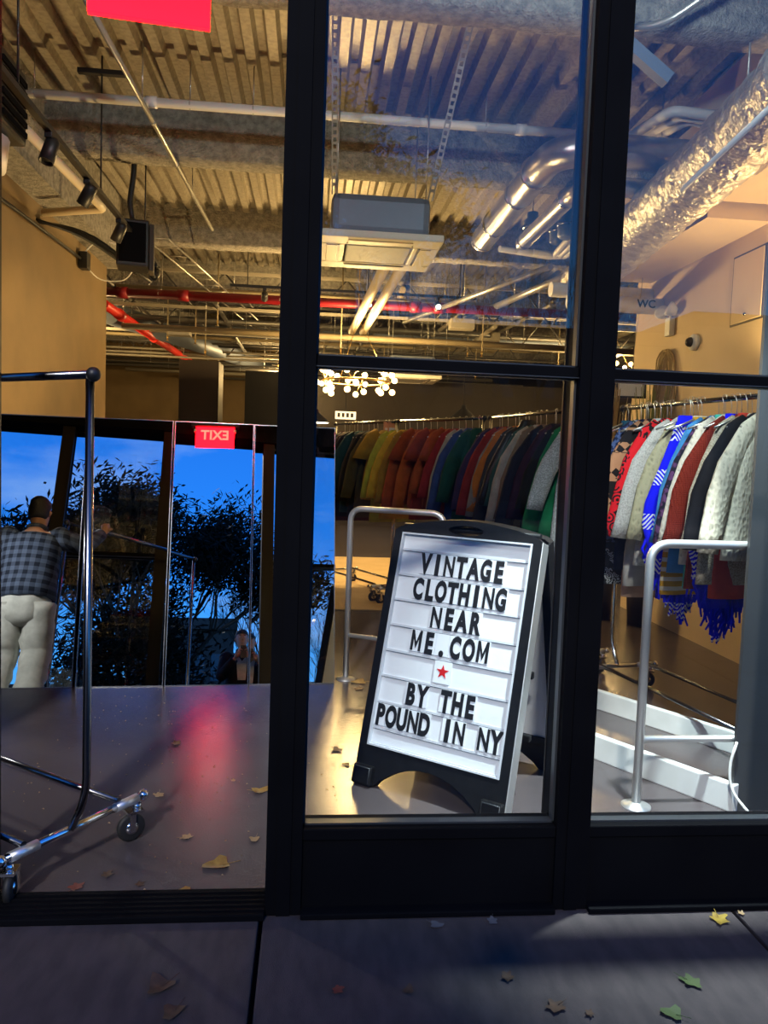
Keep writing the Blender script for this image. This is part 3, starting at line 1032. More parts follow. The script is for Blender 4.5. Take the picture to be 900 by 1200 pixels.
runD = [
    ('shirt', 'top', lime, dict(length=.92), 'lime yellow shirt hanging lowest beside the mustard ones'),
    ('tee_shirt', 'tee', mustard, dict(length=.62), 'mustard yellow tee with wide short sleeves'),
    ('tee_shirt', 'tee', mustard, dict(length=.66), 'second mustard yellow tee, farther from the letter board'),
    ('jacket', 'top', olive, dict(length=.84), 'olive jacket behind the mustard tees'),
    ('jacket', 'top', blk, dict(length=.88), 'black jacket next to the olive one on the farthest rack'),
    ('jacket', 'top', charc, dict(length=.84), 'charcoal jacket on the farthest rack'),
    ('jacket', 'top', tealp, dict(length=.9), 'black jacket with teal sheen on the farthest rack'),
    ('jacket', 'top', blk, dict(length=.86), 'black jacket left of the teal sheen one'),
    ('jacket', 'top', maroon, dict(length=.88), 'dark maroon jacket near the far end of the racks'),
    ('jacket', 'top', charc, dict(length=.82), 'charcoal jacket behind the dark maroon one'),
    ('jacket', 'top', maroon, dict(length=.84), 'leftmost maroon jacket beside the last mirror'),
]
run(D_, dD, aD, runD, 'jackets and tees on the farthest rack', -.04, .105)
# paper size tags on the rail
for k, (t, lab) in enumerate(((.02, 'left orange size card clipped on the rail above the mustard tees'), (.10, 'right orange size card clipped on the rail'))):
    p = D_ + dD * t
    o = MB().box((-.045, -.002, -.16), (.045, .002, 0), bev=.001).obj('size_card', mat('card_%d' % k, (.62, .30, .14), .6))
    tag(o, lab, 'card')
    o.location = (p.x, p.y, RZ - .0)
    MB().box((-.03, -.003, -.11), (.03, -.002, -.06)).obj('printed_number', M_white, o)

# warm-lit floor under the far racks, painted as a thin tan sheet
tm = MB().box((-.35, 4.75, 0), (1.9, 8.6, .012), bev=.004).obj('floor_tone', M_lit_floor)
tag(tm, 'large tan sheet painting the warm-lit floor under the farthest racks', 'mat')

# ------------------------------------------------------------------ letter board (A-frame sign)
SA = radians(-38)
sg = empty('letter_board', (.235, .95, 0), SA, 'black folding pavement sign with white letter tracks standing inside the window', 'sign')
SW, SH, SO = .71, 1.165, .30
slant = sqrt(SH ** 2 + SO ** 2)
lean = math.asin(SO / slant)
def sign_face(front=True):
    if front:
        Mf = Matrix.Rotation(-lean, 4, 'X')
    else:
        Mf = Matrix.Translation((SW, 2 * SO + .045, 0)) @ Matrix.Rotation(pi, 4, 'Z') @ Matrix.Rotation(-lean, 4, 'X')
    Mp = Mf @ Matrix.Rotation(pi / 2, 4, 'X')     # x right, y up, extrude z -> -y (front)
    # outer board outline with arched top and arched foot
    pts = [(0, 0), (.10, 0)]
    for k in range(9):
        t = k / 8
        pts.append((.13 + (SW - .26) * t, .035 + .085 * sin(pi * t) ** .8))
    pts += [(SW - .10, 0), (SW, 0), (SW, slant - .07)]
    for k in range(11):
        t = k / 10
        pts.append((SW - .02 - (SW - .04) * t, slant - .055 + .05 * sin(pi * t) ** .9))
    pts += [(0, slant - .07)]
    hole = [(SW / 2 + .085 * cos(a * pi / 10), slant - .050 + .022 * sin(a * pi / 10)) for a in range(20)]
    hole2 = [(.045, .175), (.045, 1.118), (SW - .045, 1.118), (SW - .045, .175)]
    fr = MB().prism(pts, -.018, .022, Mp, [hole, hole2]).obj('front_board' if front else 'rear_board', M_signb, sg)
    # side flange
    MB().box((-.004, -.02, .02), (.006, .05, slant - .07), Mf, bev=.003).obj('side_flange', M_signb, fr)
    MB().box((SW - .006, -.02, .02), (SW + .004, .05, slant - .07), Mf, bev=.003).obj('side_flange', M_steel if front else M_signb, fr)  # front right flange in pale steel: bright light on that edge put into colour
    # white letter panel
    MB().box((.045, -.006, .175), (SW - .045, .008, 1.118), Mf).obj('letter_panel', M_signw, fr)
    # raised edge of the panel
    eb = MB()
    for lo, hi in (((.040, -.026, .170), (.048, -.004, 1.123)), ((SW - .048, -.026, .170), (SW - .040, -.004, 1.123)), ((.048, -.026, 1.116), (SW - .048, -.004, 1.123)), ((.048, -.026, .170), (SW - .048, -.004, .177))):
        eb.box(lo, hi, Mf)
    eb.obj('panel_edge', M_signt, fr)
    for k in range(9):
        z = .310 - .058 + .1142 * (k - 1) if k else .183
        MB().box((.048, -.0105, z - .010), (SW - .048, -.005, z), Mf).obj('letter_track', M_signt, fr)
        MB().box((.048, -.0112, z - .0115), (SW - .048, -.005, z - .0100), Mf).obj('track_lip', M_darkst, fr)
    # feet
    for x in (.05, SW - .05):
        ft = MB().box((x - .05, -.045, 0), (x + .05, .0, .085), Mf, bev=.01)
        ft.obj('foot', M_signb, fr)
        MB().tube([Mf @ Vector((x - .038, -.048, .01)), Mf @ Vector((x - .038, -.048, .075)), Mf @ Vector((x + .038, -.048, .075)), Mf @ Vector((x + .038, -.048, .01))], .0035, 6).obj('foot_rib', M_bead, fr)
    return Mf, fr
Mf, frontb = sign_face(True)
Mb, backb = sign_face(False)
# rear ladder-like ribs seen from the side
for k, z in enumerate((.25, .52, .80)):
    MB().box((SW - .10, SO * .9, z), (SW - .02, SO * .9 + .03, z + .03), None, bev=.006).obj('spreader', M_signb, sg)
MB().tube([(.03, SO, slant * .93), (SW - .03, SO + .02, slant * .93)], .014, 10).obj('hinge_bar', M_signb, sg)

rows = ['VINTAGE', 'CLOTHING', 'NEAR', 'ME.COM', '*', 'BY THE', 'POUND IN NY']
# row centre height on the panel, x offset of the text centre, letter pitch
rowz = [.310 + .1142 * k for k in (6, 5, 4, 3, 2, 1, 0)]
rowx = [.357, .362, .367, .355, .345, .352, .353]
pitch = [.0590, .0570, .062, .064, .06, .0570, .0555]
for r, txt in enumerate(rows):
    z = rowz[r]
    n = len(txt)
    x0 = rowx[r] - pitch[r] * (n - 1) / 2
    adj = 0
    for k, ch in enumerate(txt):
        if ch == ' ': continue
        x = x0 + pitch[r] * k
        if ch == '*':
            st = []
            for q in range(10):
                rr = .031 if q % 2 == 0 else .0125
                a = pi / 2 + q * pi / 5
                st.append((rr * cos(a), rr * sin(a)))
            MB().box((x - .042, -.0125, z - .050), (x + .042, -.0115, z + .0445), Mf).obj('letter_card', M_tile, frontb)
            MB().prism(st, .0125, .0140, Mf @ Matrix.Translation((x, 0, z)) @ Matrix.Rotation(pi / 2, 4, 'X')).obj('star', M_star, frontb)
            continue
        MB().box((x - pitch[r] * .49, -.0120, z - .050), (x + pitch[r] * .49, -.0112, z + .0445), Mf).obj('letter_card', M_tile, frontb)
        sxx = {'W': .6, 'M': .60, 'O': .60, 'G': .60, 'C': .62, 'N': .62, 'H': .64, 'U': .64, 'D': .64, 'I': .9, 'A': .66, 'V': .66, 'Y': .66, 'T': .68, 'E': .68, 'L': .70, 'B': .66, 'P': .68, 'R': .66, '.': .9}.get(ch, .65)
        if ch == 'M':
            wM, hM, sM = .026, .089, .0125
            pm = [(-wM, 0), (-wM + sM, 0), (-wM + sM, hM * .58), (-.001, hM * .12), (.001, hM * .12), (wM - sM, hM * .58), (wM - sM, 0), (wM, 0), (wM, hM), (wM - sM * .9, hM), (0, hM * .42), (-wM + sM * .9, hM), (-wM, hM)]
            MB().prism(pm, 0, .0012, Mf @ Matrix.Translation((x, -.0128, z - .046)) @ Matrix.Rotation(pi / 2, 4, 'X')).obj('letter', M_letter, frontb)
            continue
        put_mesh('letter', text_mesh(ch, .122, .0008, .0012 if ch == 'M' else (.004 if ch == 'N' else .0062), sxx * .93), M_letter, frontb, Mf @ Matrix.Translation((x, -.0135, z - .046)) @ Matrix.Rotation(pi / 2, 4, 'X'))

# ------------------------------------------------------------------ floor mounted steel rails
def floor_rail(p, ang, label, length=.75, h=1.115):
    root = empty('floor_rail', (p[0], p[1], 0), ang, label, 'rail', 'steel floor-mounted hanging rails')
    R = .0185
    path = fillet([(0, 0, .008), (0, 0, h), (length, 0, h), (length, 0, .008)], .085, 8)
    MB().tube(path, R, 14).obj('frame_tube', M_steel, root)
    MB().tube([(0, 0, .29), (length, 0, .29)], R * .8, 12).obj('cross_tube', M_steel, root)
    for x in (0, length):
        MB().lathe([(.062, 0), (.062, .006), (.03, .011), (.024, .02)], 20, Matrix.Translation((x, 0, 0))).obj('flange', M_steel, root)
    return root
floor_rail((1.401, .678), atan2(-.05, .32) + .18, 'bright steel floor rail in front of the sweaters, on the right', length=1.35)
floor_rail((.258, 2.511), atan2(-.20, .39), 'slim steel floor rail left of the letter board', length=.62, h=1.105)

# white cable hanging at the grey partition
cb = MB().tube(fillet([(1.795, .62, .30), (1.765, .615, .20), (1.77, .60, .10), (1.83, .50, .012), (1.86, .36, .006)], .08, 6), .006, 8).obj('cable', M_wire)
tag(cb, 'white cable looping down the edge of the grey partition', 'cable')

# ------------------------------------------------------------------ ceiling services
def pipe(name, path, r, m, label, cat='pipe', group=None, rods=(), n=12, couplings=(), bend=.08):
    path = [Vector(p) for p in path]
    root = MB().tube(fillet(path, bend, 5) if len(path) > 2 else path, r, n).obj(name, m)
    tag(root, label, cat, group)
    a, b = path[0], path[-1]
    for t in rods:
        q = a.lerp(b, t)
        hb_ = MB().tube([(q.x, q.y, q.z + r), (q.x, q.y, ZC)], .004, 6)
        hb_.tube([(q.x, q.y - r * 1.15, q.z), (q.x, q.y, q.z + r * 1.25), (q.x, q.y + r * 1.15, q.z), (q.x, q.y, q.z - r * 1.15), (q.x, q.y - r * 1.15, q.z)], .004, 5)
        hb_.obj('hanger_rod', M_pipeg, root)
    for t in couplings:
        q = a.lerp(b, t)
        d = (b - a).normalized()
        MB().tube([q - d * r * 1.2, q + d * r * 1.2], r * 1.25, n).obj('coupling', m, root)
    return root

pipe('white_pipe', [(-1.95, 3.03, 3.72), (2.2, 3.0, 3.72)], .03, M_pipew, 'long white pipe running across the ceiling behind both posts', rods=(.02, .26, .36, .47, .74), couplings=(.2, .44, .8))
pipe('sprinkler_pipe', [(-2.6, 7.25, 3.3), (4.6, 7.05, 3.3)], .055, M_red, 'dark red sprinkler pipe crossing the whole shop', rods=(.1, .3, .52, .7, .9), couplings=(.04, .14, .53, .57))
pipe('sprinkler_pipe', [(-2.62, 7.6, 3.22), (-2.42, 13.5, 3.2)], .06, M_redb, 'bright red sprinkler pipe receding at the left', rods=(.15, .5, .8), couplings=(.12, .45))
pipe('conduit', [(-1.17, 1.3, 3.6), (-1.03, 5.45, 3.6)], .016, M_pipeg, 'thin grey conduit running back from the exit sign', rods=(.35, .75), couplings=(.42, .6))
pipe('cream_conduit', [(-1.76, 2.35, 3.3), (-1.68, 4.0, 3.3), (-2.2, 4.2, 3.3)], .032, M_pipec, 'cream bent pipe beside the lighting track', rods=(), couplings=(), bend=.05)
pipe('wall_conduit', [(-2.27, 3.0, 3.17), (-2.27, 5.45, 3.25)], .014, M_black, 'thin dark conduit fixed along the tan side wall', cat='conduit')
jb = empty('junction_box', (-2.26, 5.5, 3.16), 0, 'black junction box at the end of the wall conduit', 'box')
MB().box((-.03, -.06, 0), (.05, .06, .16), bev=.006).obj('box_body', M_black, jb)
MB().tube(fillet([(.03, .05, .02), (.1, .2, -.06), (.35, .25, -.04), (.45, .2, .12), (.3, .1, .25)], .1, 4), .006, 6).obj('loose_wire', M_wire, jb)
MB().tube(fillet([(-.0, .0, .15), (.1, .1, .32), (.5, .2, .26), (.62, .3, .08)], .1, 4), .006, 6).obj('loose_wire', M_wire, jb)
cbu = MB()
for k in range(6):
    o_ = random.uniform(-.05, .05)
    cbu.tube(fillet([(-2.31, 4.35 + o_, 3.28), (-2.0, 4.6 + o_, 3.26 + o_), (-1.75, 4.9, 3.12 + o_), (-1.55, 5.1 + o_, 3.0)], .2, 4), .014, 6)
tag(cbu.obj('cable_bundle', M_black), 'black bundle of cables sagging off the tan wall', 'cables')

# strut straps holding the cassette
for k, (a, b, lab) in enumerate((((.055, 2.0, 3.98), (.10, 2.88, 3.16), 'perforated hanger strap left of the air conditioner, by the main post'), ((.83, 2.0, 3.98), (.74, 2.88, 3.16), 'perforated hanger strap right of the air conditioner'))):
    a, b = Vector(a), Vector(b)
    st = empty('hanger_strap', a, 0, lab, 'strap', 'perforated straps above the air conditioner')
    d = b - a
    q = Vector((0, 1, 0)).rotation_difference(d.normalized()).to_matrix().to_4x4()
    L_ = d.length
    mb = MB()
    mb.box((-.02, 0, -.003), (-.011, L_, .003), q).box((.011, 0, -.003), (.02, L_, .003), q)
    mb.obj('strap_edge', M_pipeg, st)
    ru = MB()
    nn = int(L_ / .045)
    for i in range(nn):
        ru.box((-.011, i * .045, -.003), (.011, i * .045 + .018, .003), q)
    ru.obj('strap_rungs', M_pipeg, st)

def cassette(p, label, w=.84, ang=0):
    root = empty('ceiling_cassette', p, ang, label, 'air conditioner', 'ceiling air conditioners')
    h = w / 2
    b = w * .40
    MB().bbox((-b, -b, .05), (b, b, .32), .05).obj('unit_body', M_acb, root)
    fr = MB()
    fr.box((-h, -h, 0), (h, -h * .56, .05), bev=.012).box((-h, h * .56, 0), (h, h, .05), bev=.012).box((-h, -h * .56, 0), (-h * .56, h * .56, .05), bev=.012).box((h * .56, -h * .56, 0), (h, h * .56, .05), bev=.012)
    fr.obj('panel_frame', M_acw, root)
    MB().box((-h * .53, -h * .53, .0), (h * .53, h * .53, .03), bev=.01).obj('intake_grille', M_acg, root)
    for a in range(4):
        Mx = Matrix.Rotation(a * pi / 2, 4, 'Z')
        MB().box((-h * .52, -h * .86, -.006), (h * .52, -h * .68, .002), Mx, bev=.003).obj('louvre', M_acw, root)
        MB().box((-h * .54, -h * .68, -.003), (h * .54, -h * .64, .001), Mx).obj('louvre_slot', M_black, root)
    for sx in (-1, 1):
        for sy in (-1, 1):
            MB().tube([(sx * b * .9, sy * b * .9, .3), (sx * b * .9, sy * b * .9, ZC - p[2])], .005, 6).obj('hanger_rod', M_pipeg, root)
    return root
cassette((.42, 3.26, 2.88), 'white ceiling cassette air conditioner just right of the main post')
cassette((1.35, 8.6, 2.55), 'smaller white air conditioner deep in the shop beside the chandelier', w=.8)

# spiral ducts with elbows
def band(mb_path, m, parent): pass
dk = empty('spiral_duct', (0, 0, 0), 0, 'wide silver round duct with an elbow beside the second post', 'duct')
MB().tube(fillet([(2.6, 2.62, 3.46), (1.52, 2.60, 3.46), (1.50, 4.75, 3.46)], .30, 8), .105, 20).obj('duct_tube', M_duct, dk)
for y in (3.05, 3.5, 4.25, 4.7):
    MB().tube([(1.505, y - .015, 3.46), (1.505, y + .015, 3.46)], .115, 20).obj('duct_band', M_chrome, dk)
dk2 = empty('spiral_duct', (0, 0, 0), 0, 'narrow silver round duct below the wide one', 'duct')
MB().tube(fillet([(2.6, 2.86, 3.33), (1.78, 2.86, 3.33), (1.76, 4.3, 3.33)], .2, 8), .062, 16).obj('duct_tube', M_duct, dk2)
for y in (3.15, 4.22):
    MB().tube([(1.763, y - .012, 3.33), (1.763, y + .012, 3.33)], .07, 16).obj('duct_band', M_chrome, dk2)
for (q, lab) in (((1.88, 4.45, 3.52), 'dark valve drum left of pair hanging under the deck'), ((2.12, 4.45, 3.50), 'dark valve drum beside the white refrigerant lines'), ((2.05, 4.0, 3.42), 'lower dark valve drum between the ducts')):
    v = empty('valve_drum', q, 0, lab, 'valve', 'dark valves by the ducts')
    MB().lathe([(.05, -.12), (.075, -.10), (.075, .05), (.05, .07), (.05, .12)], 16).obj('drum_body', M_acb, v)
    MB().lathe([(.085, -.02), (.085, .0)], 16).obj('drum_flange', M_darkst, v)
    MB().tube([(0, 0, .12), (0, 0, ZC - q[2])], .006, 6).obj('hanger_rod', M_pipeg, v)
for k in range(3):
    pipe('refrigerant_line', [(1.62 + k * .16, 4.55 + k * .02, 3.34), (2.16 + k * .05, 4.72 - k * .02, 3.34), (2.06 + k * .1, 3.5, 3.34)], .028, M_pipew, ['white insulated line nearest the narrow duct', 'middle white insulated line under the valves', 'outer white insulated line under the valves'][k], group='white insulated lines', bend=.06)
for k in range(3):
    pipe('refrigerant_line', [(2.16 + k * .085, 3.0, 3.74), (2.26 + k * .08, 2.60 + k * .05, 3.74), (2.80, 2.60 + k * .085, 3.72)], .034, M_pipew, ['nearest white bent tube below the deck at the upper right', 'middle white bent tube at the upper right', 'rear white bent tube at the upper right'][k], group='white bent tubes upper right', bend=.06)
# yellow labels on the beam
for k in range(2):
    lb = MB().box((2.46 + k * -.03, 3.925, 3.90 - k * .06), (2.72 - k * .03, 3.935, 3.94 - k * .06)).obj('yellow_label', M_label_y)
    tag(lb, ['upper yellow label strip on the second beam', 'lower yellow label strip on the second beam'][k], 'label')
    for q in range(5):
        MB().box((2.49 + q * .04 - k * .03, 3.923, 3.912 - k * .06), (2.52 + q * .04 - k * .03, 3.926, 3.928 - k * .06)).obj('print_mark', M_letdark, lb)

# foil duct along the right
def foil_duct():
    mb = MB()
    rings = []
    n, L_ = 20, 64
    for i in range(L_ + 1):
        t = i / L_
        y = .8 + 4.2 * t
        cx = 2.12 + .42 * t + .02 * sin(t * 9)
        cz = 3.18 + .02 * sin(t * 7 + 1)
        rr = .205 * (1 + .05 * sin(i * 1.9) + .03 * sin(i * 5.1))
        rings.append([Vector((cx + rr * cos(2 * pi * k / n) * (1 + .05 * noise.noise(Vector((k * .9, i * .7, 3)))), y, cz + rr * .9 * sin(2 * pi * k / n) * (1 + .05 * noise.noise(Vector((k * .9, i * .7, 8)))))) for k in range(n)])
    return mb.rings(rings)
fd = foil_duct().obj('foil_duct', M_foil)
tag(fd, 'crinkled silver foil insulated duct along the right wall', 'duct')
MB().tube([(1.98, .8, 3.06), (2.42, 5.0, 3.06)], .014, 8).obj('seam_pipe', M_pipew, fd)
for y in (1.6, 2.9, 4.2):
    MB().tube([(2.12 + .42 * (y - .8) / 4.2, y, 3.3), (2.12 + .42 * (y - .8) / 4.2, y, ZC)], .006, 6).obj('hanger_rod', M_pipeg, fd)
# cross pipe with WC lettering
wc = pipe('waste_pipe', [(2.3, 4.62, 2.93), (3.2, 4.66, 2.93)], .075, M_pipew, 'white waste pipe marked WC under the foil duct')
put_mesh('lettering', text_mesh('WC', .10, .001, .002), M_letdark, wc, Matrix.Translation((3.02, 4.57, 2.90)) @ Matrix.Rotation(pi / 2, 4, 'X'))
wc2 = pipe('waste_pipe', [(2.2, 4.86, 3.08), (3.2, 4.9, 3.08)], .07, M_pipew, 'white waste pipe marked VIE behind the WC pipe')
put_mesh('lettering', text_mesh('VIE', .10, .001, .002), M_letdark, wc2, Matrix.Translation((2.78, 4.80, 3.06)) @ Matrix.Rotation(pi / 2, 4, 'X'))
pipe('flex_conduit', [(1.5, 1.50, 3.60), (1.62, 1.36, 3.55), (1.9, 1.18, 3.72), (2.1, 1.1, 3.9)], .018, M_pipeg, 'ribbed flexible conduit curving at the top right', bend=.12)
dh = empty('steel_bracket', (1.45, 1.50, 3.5), 0, 'dark angled steel bracket hanging beside the second post at the top', 'bracket')
MB().box((-.06, -.06, 0), (.06, .06, .5)).obj('bracket_leg', M_acb, dh)
MB().box((-.06, -.06, 0), (.30, .0, .06), Matrix.Rotation(radians(35), 4, 'Y')).obj('bracket_arm', M_acb, dh)

# emergency light on the cream wall
em = empty('emergency_light', (3.2, 4.40, 2.72), 0, 'two-headed emergency light on the cream wall', 'emergency light')
MB().box((-.05, -.05, -.10), (0, .05, .06), bev=.008).obj('case', M_white, em)
for s in (-1, 1):
    Mx = Matrix.Translation((-.06, s * .09, .12)) @ Matrix.Rotation(radians(-60), 4, 'Y') @ Matrix.Rotation(s * .5, 4, 'X')
    MB().lathe([(.03, -.05), (.06, .0), (.065, .03), (.05, .032)], 14, Mx).obj('lamp_head', M_white, em)
    MB().tube([(-.03, 0, .05), (-.05, s * .08, .10)], .01, 6).obj('lamp_arm', M_white, em)
dc = empty('dome_camera', (3.2, 3.95, 2.5), 0, 'small white dome camera on the cream wall', 'camera')
Mx = Matrix.Rotation(-pi / 2, 4, 'Y')
MB().lathe([(.07, 0), (.07, .03), (.055, .045)], 16, Mx).obj('camera_base', M_white, dc)
MB().ball((-.05, 0, 0), .042, 12, 8).obj('camera_dome', M_black, dc)
# coil of wires hanging on the wall
cw = MB()
for k in range(9):
    w_ = random.uniform(.10, .20)
    h_ = random.uniform(.28, .46)
    y0 = 4.42 + random.uniform(-.05, .05)
    cw.tube([(3.17 - .02 * random.random(), y0 + w_ * sin(2 * pi * q / 20), 2.50 - h_ + h_ * cos(2 * pi * q / 20)) for q in range(21)], .007, 5)
tag(cw.obj('wire_coil', M_straw), 'looped coil of wires hung on the cream wall', 'wires')
# picture frame hanging before the wall end
pf = empty('wall_picture', (2.98, 4.72, 2.10), radians(-12), 'small white board in a black frame hung above the rack', 'picture')
MB().box((-.14, -.012, -.02), (.14, .012, .22), bev=.004).obj('frame_border', M_black, pf)
MB().box((-.12, -.016, 0), (.12, -.011, .20)).obj('board', M_white, pf)
MB().tube([(0, 0, .22), (.1, .0, ZC - 2.1)], .003, 5).obj('hanging_wire', M_pipeg, pf)
# dried grasses in front of the cream wall
for k, (x, y, m, lab) in enumerate(((3.0, 4.3, M_green, 'bunch of green dried grass behind the sweaters'), (2.75, 4.6, M_straw, 'bunch of straw-coloured dried grass behind the sweaters'))):
    gb = empty('dried_grass', (x, y, 0), 0, lab, 'dried plant')
    mb = MB()
    for q in range(46):
        a = random.uniform(0, 2 * pi)
        r_ = random.uniform(.02, .2)
        mb.tube([(0, 0, .5), (r_ * .4 * cos(a), r_ * .4 * sin(a), 1.4), (r_ * cos(a), r_ * sin(a), random.uniform(1.9, 2.2))], [.005, .005, .003], 4)
    mb.obj('blades', m, gb)
    MB().lathe([(.10, 0), (.12, .3), (.10, .55), (.08, .55)], 14).obj('vase', M_brown, gb)

# ------------------------------------------------------------------ lighting track with heads
trk = empty('lighting_track', (0, 0, 0), 0, 'black lighting track running back along the left side', 'track')
MB().box((-1.465, .9, 3.10), (-1.43, 5.0, 3.13)).obj('track_bar', M_black, trk)
for y in (1.6, 3.05, 4.4):
    MB().tube([(-1.447, y, 3.13), (-1.447, y, ZC)], .006, 6).obj('track_rod', M_black, trk)
MB().box((-1.60, 3.03, 3.88), (-1.30, 3.07, 3.91)).obj('ceiling_plate', M_black, trk)
def spot_head(p, aim, label, group, energy=0, color=WARM, spot=75, lens=M_black):
    root = empty('track_spotlight', p, 0, label, 'spotlight', group)
    q = (Vector(aim) - Vector(p)).to_track_quat('-Z', 'Y').to_matrix().to_4x4()
    MB().box((-.02, -.03, -.03), (.02, .03, .0), bev=.004).obj('track_adapter', M_black, root)
    MB().tube([(0, 0, -.03), (0, 0, -.07)], .008, 6).obj('swivel', M_black, root)
    Mx = Matrix.Translation((0, 0, -.09)) @ q
    MB().lathe([(.03, .07), (.038, .05), (.04, -.07), (.034, -.07), (.03, -.05)], 16, Mx).obj('lamp_can', M_black, root)
    MB().lathe([(.003, -.056), (.03, -.056), (.03, -.052), (.003, -.052)], 14, Mx).obj('lens', lens, root)
    if energy:
        d = (Vector(aim) - Vector(p)).normalized()
        l_ = light('spot', 'SPOT', Vector((0, 0, -.09)) + d * .08, energy, color, None, None, .035, spot, .6)
        l_.parent = root
        l_.rotation_euler = d.to_track_quat('-Z', 'Y').to_euler()
    return root
GT = 'black spotlights on the left track'
spot_head((-1.447, 2.05, 3.10), (-1.9, 1.4, .9), 'nearest black spotlight on the left lighting track', GT, 0)
spot_head((-1.447, 2.75, 3.10), (-2.4, 3.2, 1.6), 'second black spotlight along the left lighting track', GT, 0)
spot_head((-1.447, 3.55, 3.10), (-2.4, 4.2, 1.4), 'third black spotlight along the left lighting track', GT, 14, WARM, 110, M_black)
spot_head((-1.447, 4.25, 3.10), (-2.2, 5.0, 1.4), 'fourth black spotlight along the left lighting track', GT, 0)
spot_head((-1.447, 4.85, 3.10), (-1.93, 1.18, .75), 'farthest black spotlight on the left lighting track', GT, 0)
t2 = empty('lighting_track', (0, 0, 0), 0, 'black lighting track hanging before the red sprinkler pipe', 'track')
MB().box((-1.0, 6.83, 3.36), (1.9, 6.86, 3.39)).obj('track_bar', M_black, t2)
for x in (-.8, .6, 1.7): MB().tube([(x, 6.845, 3.39), (x, 6.845, ZC)], .006, 6).obj('track_rod', M_black, t2)
GT2 = 'lit spotlights on the cross track'
spot_head((-.60, 6.845, 3.36), (-.8, 9.6, 2.6), 'lit spotlight left of the main post, against the red pipe', GT2, 0, WARM, 100, M_bulbw)
spot_head((.62, 6.845, 3.36), (.6, 4.4, 0.6), 'lit spotlight between the main post and the round bulb', GT2, 25, WARM, 90, M_bulbw)
spot_head((1.44, 6.845, 3.36), (1.6, 1.9, .9), 'brightest lit spotlight on the red sprinkler pipe', GT2, 60, WARM, 90, M_bulbw)

sl_ = empty('added_stand_lamp', (-2.55, 2.25, 0), 0, 'unseen lamp on a stand left of the mirrors, added to light the man in plaid', 'lamp')  # added lamp, out of frame, brightens the man's back in the mirror
MB().tube([(0, 0, .02), (0, 0, 1.3)], .012, 8).obj('lamp_pole', M_black, sl_)
MB().lathe([(.15, 0), (.15, .02), (.02, .03)], 18).obj('lamp_base', M_black, sl_)
MB().lathe([(.03, .10), (.05, .05), (.085, -.05), (.08, -.05)], 16, Matrix.Translation((0, 0, 1.3)) @ Vector((.6, -1.07, -.55)).to_track_quat('-Z', 'Y').to_matrix().to_4x4()).obj('lamp_head', M_black, sl_)
l_ = light('added_stand_light', 'SPOT', (.06, -.09, 1.26), 58, (1, .96, .9), None, None, .04, 70, .4)
l_.parent = sl_
l_.rotation_euler = Vector((.6, -1.07, -.50)).to_track_quat('-Z', 'Y').to_euler()

# speaker / projector hanging on the left
spk = empty('hanging_speaker', (-1.45, 4.0, 2.85), radians(10), 'black box speaker hanging on a bracket below the ceiling', 'speaker')
MB().box((-.12, -.12, 0), (.12, .12, .36), bev=.015).obj('speaker_box', M_black, spk)
MB().box((-.10, -.128, .03), (.10, -.12, .33)).obj('speaker_grille', M_blackm, spk)
MB().tube(fillet([(0, 0, .36), (-.03, 0, .5), (.0, 0, .75), (.0, 0, ZC - 2.85)], .05, 3), .022, 8).obj('bracket', M_black, spk)
MB().box((.122, -.09, -.02), (.16, .09, .34), bev=.008).obj('side_panel', M_brown, spk)
# black ventilation unit at the upper left corner
vu = empty('fan_unit', (-1.95, 2.2, 2.92), 0, 'black slatted fan unit with pale underside at the upper left corner', 'fan unit')
MB().box((-.25, -.2, .22), (.26, .2, .62), bev=.02).obj('unit_case', M_black, vu)
for k in range(6): MB().box((.262, -.17, .26 + k * .055), (.275, .17, .29 + k * .055)).obj('slat', M_blackm, vu)
MB().lathe([(.10, 0), (.17, .03), (.19, .20), (.15, .22)], 18, Matrix.Translation((.04, 0, 0))).obj('pale_shroud', M_pipew, vu)
MB().tube([(0, 0, .62), (0, 0, ZC - 2.92)], .01, 6).obj('hanger_rod', M_pipeg, vu)

# ------------------------------------------------------------------ chandelier
def chandelier(p, label, energy, R=.40, nb=6):
    root = empty('ring_chandelier', p, 0, label, 'chandelier', 'brass ring chandeliers with globe bulbs')
    pts = [(R * cos(2 * pi * k / 40), R * sin(2 * pi * k / 40), 0) for k in range(41)]
    MB().tube(pts, .012, 8).obj('ring', M_brass, root)
    for k in range(nb):
        a = 2 * pi * k / nb + .35
        c_ = Vector((R * cos(a), R * sin(a), 0))
        arm = MB()
        ends = []
        for q in range(5):
            b = a + 2 * pi * q / 5
            v = Vector((cos(a) * .07 * cos(b) * 1.1, sin(a) * .07 * cos(b) * 1.1, .115 * sin(b))) + Vector((-sin(a), cos(a), 0)) * (.05 * (1 if q % 2 else -1))
            ends.append(c_ + v * 1.1)
            arm.tube([c_, c_ + v], .005, 6)
        ao = arm.obj('bulb_arm', M_brass, root)
        for e_ in ends:
            MB().ball(e_, .036, 10, 7).obj('bulb', M_bulb, ao)
    for k in range(3):
        a = 2 * pi * k / 3
        MB().tube([(R * cos(a), R * sin(a), 0), (0, 0, .75)], .003, 5).obj('suspension_wire', M_brass, root)
    MB().tube([(0, 0, .75), (0, 0, ZC - p[2])], .006, 6).obj('stem', M_brass, root)
    for k in range(3):
        a = 2 * pi * k / 3 + .6
        l_ = light('chandelier_light', 'POINT', (R * .5 * cos(a), R * .5 * sin(a), .10), energy, WARM, None, None, .12)
        l_.parent = root
    return root
chandelier((.50, 6.85, 2.33), 'brass ring chandelier of glowing round bulbs under the window rail', 125)
chandelier((-3.8, 9.2, 2.9), 'added ring chandelier out of sight behind the tan wall, for warm light', 80)  # added, unseen: more warm light on the deep ceiling
